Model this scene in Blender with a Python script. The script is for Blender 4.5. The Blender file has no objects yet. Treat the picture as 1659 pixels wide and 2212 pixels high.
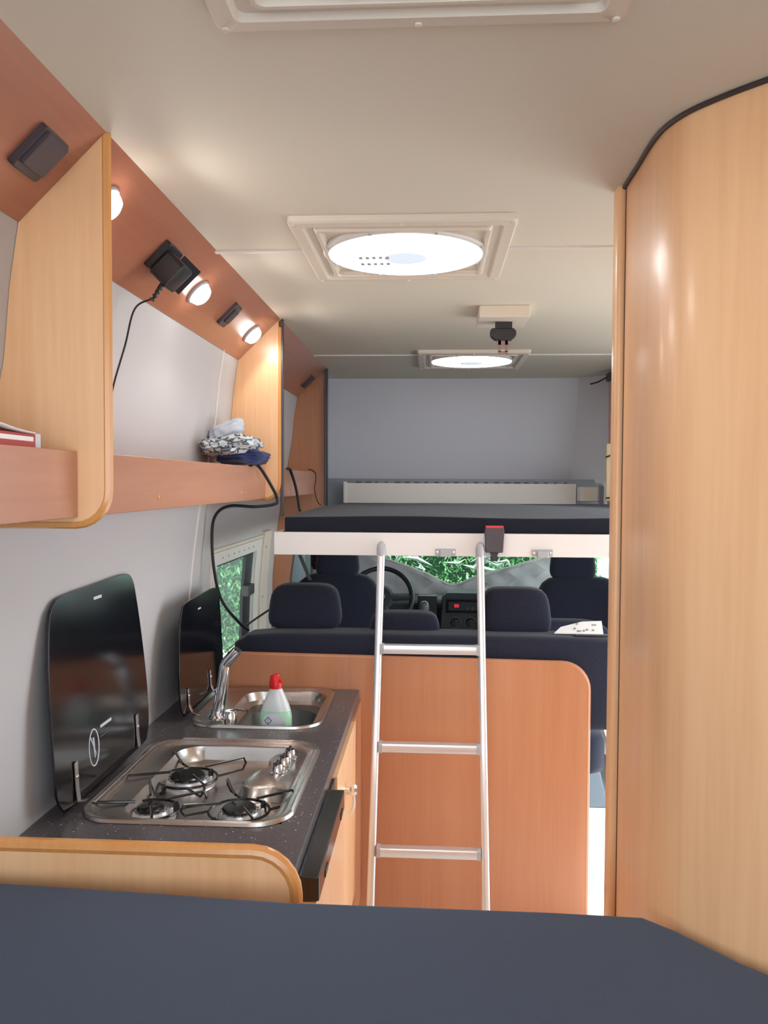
import bpy, bmesh, math, random
from mathutils import Vector, Matrix
from math import sin, cos, pi, radians

random.seed(7)
C = bpy.context.scene.collection
S = bpy.context.scene
EYE = 1.5        # the eye stands this far above the van floor; shapes below are written relative to eye level

# ------------------------------------------------------------------ camera
cam_d = bpy.data.cameras.new('camera'); cam = bpy.data.objects.new('camera', cam_d); C.objects.link(cam)
cam_d.sensor_fit = 'HORIZONTAL'; cam_d.sensor_width = 36.0; cam_d.lens = 36.0 * 1800.0 / 1659.0
cam_d.clip_start = 0.02; cam_d.clip_end = 200
yaw, pitch, roll = radians(3.358), radians(2.052), radians(-0.272)
fwd = Vector((-sin(yaw) * cos(pitch), cos(yaw) * cos(pitch), -sin(pitch)))
rgt = Vector((cos(yaw), sin(yaw), 0)); dwn = fwd.cross(rgt)
r2 = cos(roll) * rgt + sin(roll) * dwn; d2 = -sin(roll) * rgt + cos(roll) * dwn
cam.matrix_world = Matrix(((r2.x, -d2.x, -fwd.x, 0), (r2.y, -d2.y, -fwd.y, 0), (r2.z, -d2.z, -fwd.z, EYE), (0, 0, 0, 1)))
S.camera = cam

# ------------------------------------------------------------------ sky, sun, exposure
w = bpy.data.worlds.new('sky'); S.world = w; w.use_nodes = True
bg = w.node_tree.nodes['Background']; bg.inputs[0].default_value = (0.80, 0.90, 1.0, 1); bg.inputs[1].default_value = 4.0
sd = bpy.data.lights.new('sun', 'SUN'); sd.energy = 4.6; sd.angle = radians(3); sd.color = (1, .97, .92)
sun = bpy.data.objects.new('sun', sd); C.objects.link(sun); sun.location = (4, 2, 8)
sun.rotation_euler = Vector((-0.36, 0.16, -1.15)).to_track_quat('-Z', 'Y').to_euler()
S.view_settings.view_transform = 'Standard'; S.view_settings.look = 'None'; S.view_settings.gamma = 1
S.view_settings.use_curve_mapping = False
S.view_settings.exposure = 0.28
S.cycles.max_bounces = 8; S.cycles.diffuse_bounces = 5; S.cycles.sample_clamp_indirect = 6
LENS_POWER = 8.0
SPOT_WATT = 1.6

# ------------------------------------------------------------------ materials
def lin(r, g, b):
    f = lambda c: (c / 255 / 12.92) if c / 255 <= .04045 else ((c / 255 + .055) / 1.055) ** 2.4
    return (f(r), f(g), f(b), 1)
def mat(name, col, rough=.5, metal=0, spec=.5, coat=0, emit=None, es=0, alpha=1, trans=0, sheen=0):
    m = bpy.data.materials.new(name); m.use_nodes = True; b = m.node_tree.nodes['Principled BSDF']
    b.inputs['Base Color'].default_value = col; b.inputs['Roughness'].default_value = rough
    b.inputs['Metallic'].default_value = metal; b.inputs['Specular IOR Level'].default_value = spec
    b.inputs['Coat Weight'].default_value = coat; b.inputs['Coat Roughness'].default_value = .2
    b.inputs['Transmission Weight'].default_value = trans; b.inputs['Alpha'].default_value = alpha
    b.inputs['Sheen Weight'].default_value = sheen
    if emit: b.inputs['Emission Color'].default_value = emit; b.inputs['Emission Strength'].default_value = es
    return m
def N(m, t, **k):
    n = m.node_tree.nodes.new(t)
    for a, v in k.items():
        if a in n.inputs: n.inputs[a].default_value = v
        else: setattr(n, a, v)
    return n
def L(m, a, b): m.node_tree.links.new(a, b)
def tex_noise(m, scale, sc=(1, 1, 1), detail=4, rough=.5):
    tc = N(m, 'ShaderNodeTexCoord'); mp = N(m, 'ShaderNodeMapping'); mp.inputs['Scale'].default_value = sc
    nz = N(m, 'ShaderNodeTexNoise'); nz.inputs['Scale'].default_value = scale; nz.inputs['Detail'].default_value = detail; nz.inputs['Roughness'].default_value = rough
    L(m, tc.outputs['Object'], mp.inputs[0]); L(m, mp.outputs[0], nz.inputs['Vector']); return nz
def ramp(m, src, stops):
    r = N(m, 'ShaderNodeValToRGB'); e = r.color_ramp.elements
    while len(e) < len(stops): e.new(.5)
    for k, (p, c) in enumerate(stops): e[k].position = p; e[k].color = c
    L(m, src, r.inputs[0]); return r
def bumped(m, src, strength, dist=.001):
    b = N(m, 'ShaderNodeBump'); b.inputs['Strength'].default_value = strength; b.inputs['Distance'].default_value = dist
    L(m, src, b.inputs['Height']); L(m, b.outputs[0], m.node_tree.nodes['Principled BSDF'].inputs['Normal'])
def wood(name, a, b, sc, rough=.33, coat=.25):
    m = mat(name, a, rough, coat=coat); P = m.node_tree.nodes['Principled BSDF']
    n1 = tex_noise(m, 9, sc, 3, .6); n2 = tex_noise(m, 90, sc, 2, .5)
    mx = N(m, 'ShaderNodeMath', operation='MULTIPLY_ADD'); mx.inputs[1].default_value = .35
    L(m, n2.outputs[0], mx.inputs[0]); L(m, n1.outputs[0], mx.inputs[2])
    r = ramp(m, mx.outputs[0], [(.42, b), (.85, a)])
    L(m, r.outputs[0], P.inputs['Base Color']); bumped(m, n2.outputs[0], .06, .0005); return m
def fabric(name, a, b, scale=500, rough=.95, bs=.35):
    m = mat(name, a, rough, spec=.2, sheen=.15); P = m.node_tree.nodes['Principled BSDF']
    n = tex_noise(m, scale, (1, 1, 1), 2); r = ramp(m, n.outputs[0], [(.35, b), (.65, a)])
    L(m, r.outputs[0], P.inputs['Base Color']); bumped(m, n.outputs[0], bs, .001); return m
def skin(name, col, rough, scale=250, bs=.12, **k):
    m = mat(name, col, rough, **k); n = tex_noise(m, scale); bumped(m, n.outputs[0], bs, .0006); return m

M = {}
M['beech'] = wood('beech', lin(248, 200, 152), lin(234, 178, 128), (1, 1, .06))
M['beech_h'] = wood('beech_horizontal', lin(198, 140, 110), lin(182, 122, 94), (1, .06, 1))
M['beech_red'] = wood('beech_red', lin(196, 134, 96), lin(182, 118, 81), (1, 1, .05))
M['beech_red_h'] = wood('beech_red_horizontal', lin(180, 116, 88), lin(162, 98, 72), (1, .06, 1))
M['beech_pan'] = wood('beech_panel', lin(244, 194, 146), lin(228, 172, 124), (1, 1, .045), rough=.36, coat=.3)
M['edge'] = wood('honey_edge', lin(226, 160, 92), lin(213, 142, 76), (1, 1, .1), rough=.25, coat=.5)
M['ceil'] = skin('ceiling_vinyl', lin(222, 213, 196), .62, 160, .1)
M['wall'] = skin('wall_vinyl', lin(198, 193, 192), .6, 160, .1)
M['wall_f'] = skin('front_wall_vinyl', lin(216, 214, 220), .7, 130, .15)
M['white'] = skin('white_plastic', lin(232, 224, 216), .4, 200, .05)
M['cream'] = skin('cream_plastic', lin(226, 214, 198), .4, 200, .05)
M['white_paint'] = skin('white_paint', lin(236, 230, 226), .45, 200, .05)
M['grey_pl'] = skin('grey_plastic', lin(178, 178, 180), .45, 200, .05)
M['black'] = skin('black_plastic', lin(38, 36, 40), .42, 300, .1)
M['brown_pl'] = skin('dark_brown_plastic', lin(70, 58, 62), .4, 300, .08)
M['trim_dark'] = skin('dark_grey_trim', lin(72, 66, 70), .4, 300, .05)
M['rubber'] = skin('dark_rubber', lin(58, 46, 42), .5, 300, .05)
M['cable'] = skin('black_cable', lin(26, 25, 28), .45, 300, .05)
M['fab'] = fabric('black_blue_fabric', lin(44, 46, 61), lin(31, 33, 46))
M['fab_mat'] = fabric('charcoal_blue_fabric', lin(70, 81, 100), lin(60, 70, 87), 700)
M['fab_bed'] = fabric('black_mattress_fabric', lin(36, 38, 50), lin(27, 29, 39), 600)
M['mat_grey'] = fabric('grey_quilt', lin(222, 212, 214), lin(206, 197, 200), 300, .8)
M['alu'] = skin('brushed_aluminium', lin(226, 228, 232), .32, 400, .03, metal=.7)
M['chrome'] = skin('chrome', lin(225, 225, 228), .1, 50, .01, metal=1)
M['black_gloss'] = skin('black_gloss', lin(20, 19, 20), .18, 60, .01, coat=.4)
M['glassblack'] = skin('black_glass', lin(13, 13, 17), .15, 30, .01, spec=.7)
M['lensring'] = skin('lens_ring', lin(225, 222, 218), .35, 100, .02)
M['red_pl'] = skin('red_plastic', lin(214, 22, 28), .35, 100, .02)
M['paper'] = skin('paper', lin(240, 238, 236), .8, 90, .3)
M['label'] = skin('label_paper', lin(206, 212, 222), .5, 200, .05)
M['ink'] = skin('black_ink', lin(24, 24, 26), .6, 200, .02)
M['ink_grey'] = skin('grey_ink', lin(150, 155, 165), .6, 200, .02)
M['decal'] = skin('white_decal', lin(205, 210, 216), .5, 200, .02)
M['decal_dim'] = skin('dim_decal', lin(90, 92, 96), .5, 200, .02)
M['book'] = skin('red_book_cover', lin(178, 52, 44), .5, 100, .05)
M['navy'] = fabric('navy_cloth', lin(48, 58, 108), lin(34, 42, 84), 250)
M['purple'] = fabric('dark_purple_cloth', lin(56, 34, 46), lin(40, 24, 34), 250)
M['light_wood'] = wood('pale_pine', lin(240, 208, 150), lin(226, 188, 126), (1, 1, .1))
M['grey_strip'] = skin('grey_strip', lin(140, 143, 150), .6, 200, .05)
M['orange'] = skin('orange_plastic', lin(235, 120, 40), .4, 100, .05)
M['dash'] = skin('dashboard_plastic', lin(50, 51, 58), .6, 350, .25)
M['floor'] = skin('pale_vinyl_floor', lin(232, 230, 226), .5, 90, .05)
M['ground'] = skin('pale_gravel', lin(205, 202, 196), .9, 40, .4)
M['lens'] = mat('lamp_lens', lin(250, 250, 252), .4, emit=(.97, .985, 1, 1), es=LENS_POWER)
M['lens_far'] = mat('far_lamp_lens', lin(250, 250, 252), .4, emit=(.96, .98, 1, 1), es=9.5)
M['lens_mid'] = mat('lamp_lens_centre', lin(150, 160, 172), .4, emit=(.80, .89, 1, 1), es=.62)
M['led'] = mat('spot_led', lin(250, 250, 250), .4, emit=(1, .98, .95, 1), es=14)
M['red_led'] = mat('red_display', lin(120, 20, 20), .4, emit=(1, .04, .06, 1), es=.9)

def steel():
    m = mat('brushed_steel', lin(200, 194, 188), .24, metal=1); P = m.node_tree.nodes['Principled BSDF']
    n = tex_noise(m, 40, (1, 12, 12), 3); r = ramp(m, n.outputs[0], [(.3, (.27, .27, .27, 1)), (.7, (.34, .34, .34, 1))])
    L(m, r.outputs[0], P.inputs['Roughness']); bumped(m, n.outputs[0], .015, .0003); return m
M['steel'] = steel()
def speckle():
    m = mat('speckled_laminate', lin(86, 80, 82), .3, coat=.1); P = m.node_tree.nodes['Principled BSDF']
    tc = N(m, 'ShaderNodeTexCoord'); v = N(m, 'ShaderNodeTexVoronoi'); v.inputs['Scale'].default_value = 95
    L(m, tc.outputs['Object'], v.inputs['Vector'])
    big = ramp(m, v.outputs['Distance'], [(.13, (1, 1, 1, 1)), (.19, (0, 0, 0, 1))])
    pick = N(m, 'ShaderNodeSeparateColor'); L(m, v.outputs['Color'], pick.inputs[0])
    gt = N(m, 'ShaderNodeMath', operation='GREATER_THAN'); gt.inputs[1].default_value = .72; L(m, pick.outputs[0], gt.inputs[0])
    mu = N(m, 'ShaderNodeMath', operation='MULTIPLY'); L(m, big.outputs[0], mu.inputs[0]); L(m, gt.outputs[0], mu.inputs[1])
    nz = tex_noise(m, 220); base = ramp(m, nz.outputs[0], [(.35, lin(74, 68, 71)), (.65, lin(100, 94, 97))])
    mx = N(m, 'ShaderNodeMix', data_type='RGBA'); L(m, mu.outputs[0], mx.inputs['Factor']); L(m, base.outputs[0], mx.inputs[6]); mx.inputs[7].default_value = lin(225, 225, 225)
    L(m, mx.outputs[2], P.inputs['Base Color']); return m
M['speckle'] = speckle()
def camo():
    m = mat('camouflage_cloth', lin(200, 205, 208), .8); n = tex_noise(m, 38, (1, 1, 1), 1)
    r = ramp(m, n.outputs[0], [(.44, lin(215, 220, 224)), (.47, lin(96, 108, 116)), (.55, lin(60, 72, 78)), (.58, lin(205, 210, 214))])
    r.color_ramp.interpolation = 'CONSTANT'; L(m, r.outputs[0], m.node_tree.nodes['Principled BSDF'].inputs['Base Color']); return m
M['camo'] = camo()
M['tissue'] = fabric('pale_cloth', lin(214, 218, 226), lin(200, 204, 214), 200)
def leafy():
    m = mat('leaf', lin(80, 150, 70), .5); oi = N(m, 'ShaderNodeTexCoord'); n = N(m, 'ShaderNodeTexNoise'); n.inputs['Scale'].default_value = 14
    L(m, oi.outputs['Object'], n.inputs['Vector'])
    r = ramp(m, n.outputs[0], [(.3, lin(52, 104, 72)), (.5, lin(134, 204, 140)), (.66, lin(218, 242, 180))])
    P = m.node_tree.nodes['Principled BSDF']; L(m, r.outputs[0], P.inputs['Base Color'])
    P.inputs['Subsurface Weight'].default_value = 0; return m
M['leaf'] = leafy()
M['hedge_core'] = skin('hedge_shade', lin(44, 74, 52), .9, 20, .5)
def clear(name, tint, mixf):
    m = bpy.data.materials.new(name); m.use_nodes = True; nt = m.node_tree; nt.nodes.clear()
    o = nt.nodes.new('ShaderNodeOutputMaterial'); t = nt.nodes.new('ShaderNodeBsdfTransparent'); t.inputs[0].default_value = tint
    g = nt.nodes.new('ShaderNodeBsdfGlossy'); g.inputs['Roughness'].default_value = .03; x = nt.nodes.new('ShaderNodeMixShader'); x.inputs[0].default_value = mixf
    nt.links.new(t.outputs[0], x.inputs[1]); nt.links.new(g.outputs[0], x.inputs[2]); nt.links.new(x.outputs[0], o.inputs[0]); return m
M['glass'] = clear('window_glass', (.86, .93, .88, 1), .07)
M['pane'] = clear('hazy_acrylic', (.86, .93, .88, 1), .07)
def haze():
    m = M['pane']; nt = m.node_tree; o = [n for n in nt.nodes if n.type == 'OUTPUT_MATERIAL'][0]; x = [n for n in nt.nodes if n.type == 'MIX_SHADER'][0]
    d = nt.nodes.new('ShaderNodeBsdfDiffuse'); d.inputs[0].default_value = (.8, .85, .82, 1); t = nt.nodes.new('ShaderNodeBsdfTranslucent'); t.inputs[0].default_value = (.8, .88, .84, 1)
    y = nt.nodes.new('ShaderNodeMixShader'); y.inputs[0].default_value = .6; nt.links.new(d.outputs[0], y.inputs[1]); nt.links.new(t.outputs[0], y.inputs[2])
    z = nt.nodes.new('ShaderNodeMixShader'); z.inputs[0].default_value = .10; nt.links.new(x.outputs[0], z.inputs[1]); nt.links.new(y.outputs[0], z.inputs[2]); nt.links.new(z.outputs[0], o.inputs[0])
haze()
M['windscreen'] = clear('windscreen_glass', (.90, .98, .93, 1), .05)
M['soap'] = mat('green_soap', lin(176, 222, 186), .2, spec=.6)
M['bottle'] = mat('clear_plastic', lin(214, 220, 222), .2, spec=.6)
M['bottle'].node_tree.nodes['Principled BSDF'].inputs['Subsurface Weight'].default_value = .3

# ------------------------------------------------------------------ mesh helpers
def NB(): return bmesh.new()
def box(bm, x0, x1, y0, y1, z0, z1):
    v = [bm.verts.new((x, y, z)) for z in (z0, z1) for y in (y0, y1) for x in (x0, x1)]
    for f in ((0, 2, 3, 1), (4, 5, 7, 6), (0, 1, 5, 4), (2, 6, 7, 3), (0, 4, 6, 2), (1, 3, 7, 5)): bm.faces.new([v[i] for i in f])
    return bm
def prism(bm, pts, axis, a, b):
    """pts: 2D outline in the plane across axis ('x': (y,z), 'y': (x,z), 'z': (x,y)); a..b along the axis"""
    def P(p, t): return (t, p[0], p[1]) if axis == 'x' else (p[0], t, p[1]) if axis == 'y' else (p[0], p[1], t)
    A = [bm.verts.new(P(p, a)) for p in pts]; B = [bm.verts.new(P(p, b)) for p in pts]; n = len(pts)
    bm.faces.new(A); bm.faces.new(B[::-1])
    for i in range(n): bm.faces.new((A[i], B[i], B[(i + 1) % n], A[(i + 1) % n]))
    return bm
def loft(bm, loops, cap0=False, cap1=False, closed=True):
    R = [[bm.verts.new(p) for p in lp] for lp in loops]; n = len(R[0])
    for a, b in zip(R, R[1:]):
        for i in range(n if closed else n - 1):
            j = (i + 1) % n; bm.faces.new((a[i], a[j], b[j], b[i]))
    if cap0: bm.faces.new(R[0][::-1])
    if cap1: bm.faces.new(R[-1])
    return bm
def frame_at(d):
    d = d.normalized(); u = Vector((0, 0, 1)) if abs(d.z) < .9 else Vector((1, 0, 0))
    a = d.cross(u).normalized(); return a, d.cross(a).normalized()
def tube(bm, pts, r, n=8, caps=True, closed=False):
    P = [Vector(p) for p in pts]; loops = []; a = None
    for i, p in enumerate(P):
        if closed: d = P[(i + 1) % len(P)] - P[i - 1]
        else: d = P[min(i + 1, len(P) - 1)] - P[max(i - 1, 0)]
        d.normalize()
        if a is None: a, _ = frame_at(d)
        a = (a - a.dot(d) * d).normalized(); b = d.cross(a); rr = r[i] if isinstance(r, (list, tuple)) else r
        loops.append([tuple(p + rr * (cos(2 * pi * k / n) * a + sin(2 * pi * k / n) * b)) for k in range(n)])
    if closed: loops.append(loops[0])
    return loft(bm, loops, caps and not closed, caps and not closed)
def cat(pts, n=6):
    P = [Vector(p) for p in pts]; P = [2 * P[0] - P[1]] + P + [2 * P[-1] - P[-2]]; out = []
    for i in range(1, len(P) - 2):
        for k in range(n):
            t = k / n; out.append(.5 * ((2 * P[i]) + (P[i + 1] - P[i - 1]) * t + (2 * P[i - 1] - 5 * P[i] + 4 * P[i + 1] - P[i + 2]) * t * t + (3 * P[i] - P[i - 1] - 3 * P[i + 1] + P[i + 2]) * t ** 3))
    out.append(P[-2]); return out
def lathe(bm, prof, c, d=(0, 0, 1), n=24, sx=1, sy=1):
    c = Vector(c); d = Vector(d).normalized(); a, b = frame_at(d)
    if abs(d.z) > .99: a, b = Vector((1, 0, 0)), Vector((0, 1, 0))
    loops = [[tuple(c + h * d + r * (sx * cos(2 * pi * k / n) * a + sy * sin(2 * pi * k / n) * b)) for k in range(n)] for r, h in prof]
    return loft(bm, loops, prof[0][0] > 1e-5, prof[-1][0] > 1e-5)
def rrect(x0, x1, y0, y1, r, n=6):
    rs = r if isinstance(r, (list, tuple)) else [r] * 4; out = []
    for (cx, cy, a, q) in ((x1, y1, 0, rs[0]), (x0, y1, 90, rs[1]), (x0, y0, 180, rs[2]), (x1, y0, 270, rs[3])):
        ox = cx - q if cx == x1 else cx + q; oy = cy - q if cy == y1 else cy + q
        for k in range(n + 1):
            t = radians(a + 90 * k / n); out.append((ox + q * cos(t), oy + q * sin(t)))
    return out
def puff(bm, c, h, p=4, seg=5):
    """soft cushion block: centre c, half sizes h, superellipsoid-ish rounding"""
    b = bmesh.new(); bmesh.ops.create_cube(b, size=2); bmesh.ops.subdivide_edges(b, edges=b.edges[:], cuts=seg, use_grid_fill=True)
    for v in b.verts:
        x, y, z = v.co; s = (abs(x) ** p + abs(y) ** p + abs(z) ** p) ** (1 / p); v.co = Vector((x / s * h[0], y / s * h[1], z / s * h[2])) + Vector(c)
    me = bpy.data.meshes.new('t'); b.to_mesh(me); b.free(); bm.from_mesh(me); bpy.data.meshes.remove(me); return bm
ROOT = {}
def obj(name, bm, m, parent=None, bevel=0, seg=2, angle=35, at=None, label=None, sub=0):
    me = bpy.data.meshes.new(name); bmesh.ops.recalc_face_normals(bm, faces=bm.faces[:])
    off = Vector(ROOT[parent.name]) if parent else (Vector(at) if at else sum((v.co for v in bm.verts), Vector()) / max(1, len(bm.verts)))
    for v in bm.verts: v.co -= off
    bm.to_mesh(me); bm.free()
    for p in me.polygons: p.use_smooth = True
    me.set_sharp_from_angle(angle=radians(angle))
    me.materials.append(M[m] if isinstance(m, str) else m)
    o = bpy.data.objects.new(name, me); C.objects.link(o)
    if parent: o.parent = parent; ROOT[o.name] = tuple(off)
    else: o.location = off + Vector((0, 0, EYE)); ROOT[o.name] = tuple(off)
    if bevel:
        bv = o.modifiers.new('bevel', 'BEVEL'); bv.width = bevel; bv.segments = seg; bv.limit_method = 'ANGLE'; bv.angle_limit = radians(40); bv.harden_normals = True
    if sub: s = o.modifiers.new('sub', 'SUBSURF'); s.levels = s.render_levels = sub
    if label: o['label'] = label
    return o
def thing(name, label, cat_, at, group=None):
    o = bpy.data.objects.new(name, None); C.objects.link(o); o.location = Vector(at) + Vector((0, 0, EYE)); o.empty_display_size = .05
    ROOT[o.name] = tuple(at); o['label'] = label; o['category'] = cat_
    if group: o['group'] = group
    return o
def tag(o, label, cat_, group=None, kind=None):
    o['label'] = label; o['category'] = cat_
    if group: o['group'] = group
    if kind: o['kind'] = kind
    return o
def struct(name, bm, m, bevel=0, label=None, parent=None, angle=35):
    o = obj(name, bm, m, parent, bevel, angle=angle)
    if not parent: o['kind'] = 'structure'
    if label: o['label'] = label
    return o
def structroot(name, label, at):
    o = bpy.data.objects.new(name, None); C.objects.link(o); o.location = Vector(at) + Vector((0, 0, EYE)); ROOT[o.name] = tuple(at)
    o['kind'] = 'structure'; o['label'] = label; return o
def text(name, s, size, m, parent, loc, rot, ext=.0003, align='CENTER'):
    cu = bpy.data.curves.new(name, 'FONT'); cu.body = s; cu.size = size; cu.extrude = ext; cu.align_x = align; cu.align_y = 'CENTER'
    tmp = bpy.data.objects.new(name, cu); C.objects.link(tmp); dg = bpy.context.evaluated_depsgraph_get()
    me = bpy.data.meshes.new_from_object(tmp.evaluated_get(dg)); bpy.data.objects.remove(tmp)
    me.transform(Matrix.Translation(Vector(loc)) @ rot.to_4x4()); b = bmesh.new(); b.from_mesh(me); return obj(name, b, m, parent)

# ------------------------------------------------------------------ the van shell
CEIL = .58; FLOOR = -1.5
WP = [(.60, -.655), (.45, -.697), (.33, -.716), (.21, -.727), (0, -.765), (-.09, -.783), (-.28, -.808), (-.48, -.826), (-.72, -.834), (-1.1, -.838), (-1.5, -.838)]
def wx(z):
    for (a, xa), (b, xb) in zip(WP, WP[1:]):
        if a >= z >= b: return xa + (xb - xa) * (a - z) / (a - b)
    return WP[0][1] if z > 0 else WP[-1][1]
struct('floor', box(NB(), -.9, 1.16, -.95, 4.75, -1.54, FLOOR), 'floor', label='pale vinyl van floor, sunlit by the open side door')
struct('ceiling', box(NB(), -.72, 1.16, -.95, 4.72, CEIL, .62), 'ceil', label='plain off-white vinyl ceiling of the van')
# left wall: curved shell with a window opening between Y 2.99 and 4.06
WY0, WY1, WZ0, WZ1 = 3.02, 3.98, -.74, -.30
def wall_strip(bm, y0, y1, z0, z1, sgn=1, off=0, n=10):
    zs = sorted(set([z0, z1] + [z for z, _ in WP if z0 < z < z1]))
    ins = [(sgn * (wx(z)) + off, z) for z in zs]; out = [(x - sgn * .035, z) for x, z in ins]
    prism(bm, ins + out[::-1], 'y', y0, y1)
bm = NB(); wall_strip(bm, -.95, WY0, FLOOR, .60); wall_strip(bm, WY1, 4.70, FLOOR, .60)
wall_strip(bm, WY0, WY1, FLOOR, WZ0); wall_strip(bm, WY0, WY1, WZ1, .60)
struct('wall_left', bm, 'wall', label='pale vinyl-covered left side wall leaning inwards towards the roof')
bm = NB(); zs = [z for z, _ in WP if z > -.73] + [-.72]
tube(bm, [(wx(z) + .001, 2.75, z) for z in zs], .0045, 6); struct('trim_1', bm, 'white', label='thin white joint bead running down the left wall')
bm = NB(); tube(bm, [(wx(z) + .001, 1.1, z) for z in zs if z > -.1], .0045, 6)
# ceiling joints
struct('trim_2', box(NB(), -.567, .47, 2.085, 2.105, CEIL - .005, CEIL + .002), 'white', .002, label='flat white joint strip across the ceiling beside the nearer lit hatch')
struct('trim_3', box(NB(), -.562, 1.1, 3.81, 3.83, CEIL - .005, CEIL + .002), 'white', .002, label='flat white joint strip across the ceiling beside the far lit hatch')
# right wall behind the cubicle, sliding door opening 1.72..3.85, pillar and cab door
bm = NB(); box(bm, 1.12, 1.16, -.95, 2.15, FLOOR, .6); box(bm, 1.12, 1.16, 2.15, 3.75, .34, .6); box(bm, 1.12, 1.16, 3.75, 4.15, FLOOR, .6); box(bm, 1.12, 1.16, 4.15, 4.72, -.1, .6)
struct('wall_right', bm, 'wall', label='right side wall of the van with the side door opening')
bm = NB(); box(bm, -.9, -.80, -.99, -.951, -1.54, .62); box(bm, 1.08, 1.16, -.99, -.951, -1.54, .62); box(bm, -.80, 1.08, -.99, -.951, .50, .62); box(bm, -.80, 1.08, -.99, -.951, -1.54, -1.42); struct('wall_rear', bm, 'wall', label='rear door frame of the van, its doors open')
# overcab front wall: leans forward going down, with chamfered right side
bm = NB(); n = 14; La = []; Lb = []
for k in range(n + 1):
    x = -.80 + k * (1.60 / n); c = .025 * (1 - ((x) / .85) ** 2)
    La.append((x, 4.66 + c, .60)); Lb.append((x, 4.92 + c, 0.0))
La.append((1.12, 4.40, .60)); Lb.append((1.12, 4.60, 0))
loft(bm, [La, Lb, [(x, y + .04, z) for x, y, z in Lb], [(x, y + .04, z) for x, y, z in La], La], closed=False)
struct('wall_front', bm, 'wall_f', label='grey-lilac wall closing off the space above the cab')
# closes the overcab sides above the cab
bm = NB(); box(bm, -.86, -.80, 4.70, 5.2, -.6, .6); box(bm, -.8, 1.12, 4.86, 5.6, -.04, 0.0)
struct('trim_4', bm, 'grey_strip', label='grey ledge along the foot of the overcab wall')
# ------------------------------------------------------------------ side window (left)
wr = structroot('window_1', 'side window with white frame and black sash beside the bench', (-.82, 3.5, -.5))
def wpt(y, z, o=0): return (wx(z) + o, y, z)
bm = NB()
def wslab(bm, y0, y1, z0, z1, o0, o1):
    zs = sorted(set([z0, z1] + [z for z, _ in WP if z0 < z < z1]))
    ins = [(wx(z) + o1, z) for z in zs]; out = [(wx(z) + o0, z) for z in zs]
    prism(bm, ins + out[::-1], 'y', y0, y1)
for a in ((2.985, 3.045, -.76, -.265), (3.76, 3.86, -.76, -.265), (3.045, 3.76, -.315, -.265), (3.045, 3.76, -.76, -.70)): wslab(bm, *a, -.01, .012)
obj('window_frame', bm, 'white', wr, .003)
bm = NB()
for a in ((3.86, 3.89, -.76, -.25), (3.89, 4.05, -.76, -.235)): wslab(bm, *a, -.005, .006 if a[0] < 3.88 else .016)
wslab(bm, 2.975, 3.89, -.265, -.25, -.004, .008); obj('side_panel', bm, 'cream', wr, .003)
bm = NB(); wslab(bm, 3.045, 3.76, -.70, -.315, -.022, -.018); obj('pane', bm, 'pane', wr)
bm = NB(); wslab(bm, 3.60, 3.745, -.70, -.315, -.016, -.002); wslab(bm, 3.045, 3.60, -.325, -.315, -.016, -.002); obj('sash', bm, 'black', wr, .002)
bm = NB(); box(bm, wx(-.47) - .005, wx(-.47) + .03, 3.56, 3.68, -.50, -.455); lt = obj('latch', bm, 'brown_pl', wr, .004)
for k in range(7):
    y = 3.12 + k * .09; bm = NB(); lathe(bm, [(.004, 0), (.004, .003), (.001, .004)], wpt(y, -.29, .012), (1, 0, 0), 8); obj('screw', bm, 'grey_pl', wr)
for y, z in ((3.93, -.31), (3.93, -.55)):
    bm = NB(); lathe(bm, [(.006, 0), (.006, .003), (.001, .004)], wpt(y, z, .016), (1, 0, 0), 8); obj('screw', bm, 'grey_pl', wr)

# ------------------------------------------------------------------ outside: ground, hedges
struct('ground', box(NB(), -12, 12, -8, 16, -2.3, -2.2), 'ground', label='pale gravel outside the van')['kind'] = 'structure'
def hedge(name, x0, x1, y0, y1, z0, z1, n, size, label, face):
    h = thing(name, label, 'hedge', ((x0 + x1) / 2, (y0 + y1) / 2, z0))
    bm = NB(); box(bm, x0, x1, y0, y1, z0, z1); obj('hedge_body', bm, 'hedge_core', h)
    vs, fs = [], []
    ox, oy, oz = ROOT[h.name]
    for k in range(n):
        if face == 'y': p = Vector((random.uniform(x0, x1), y0 - random.uniform(0, .45), random.uniform(z0, z1)))
        else: p = Vector((x1 + random.uniform(0, .45), random.uniform(y0, y1), random.uniform(z0, z1)))
        d = Vector((random.gauss(0, 1), random.gauss(0, 1), random.gauss(-.3, 1))).normalized(); a, b = frame_at(d)
        s = size * random.uniform(.6, 1.4); i = len(vs)
        for q in (p - d * s, p + a * s * .32, p + d * s, p - a * s * .32): vs.append((q.x - ox, q.y - oy, q.z - oz))
        fs.append((i, i + 1, i + 2, i + 3))
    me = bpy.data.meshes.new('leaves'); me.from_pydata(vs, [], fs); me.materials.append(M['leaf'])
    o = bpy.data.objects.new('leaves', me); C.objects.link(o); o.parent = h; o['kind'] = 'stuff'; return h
hedge('garden_hedge', -2.2, 1.62, 8.3, 8.8, -2.2, .9, 24000, .036, 'bright green hedge seen through the windscreen', 'y')
hedge('garden_hedge', -3.4, -2.9, 1.0, 14.0, -2.2, .6, 22000, .045, 'green leafy hedge seen through the side window', 'x')

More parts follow.
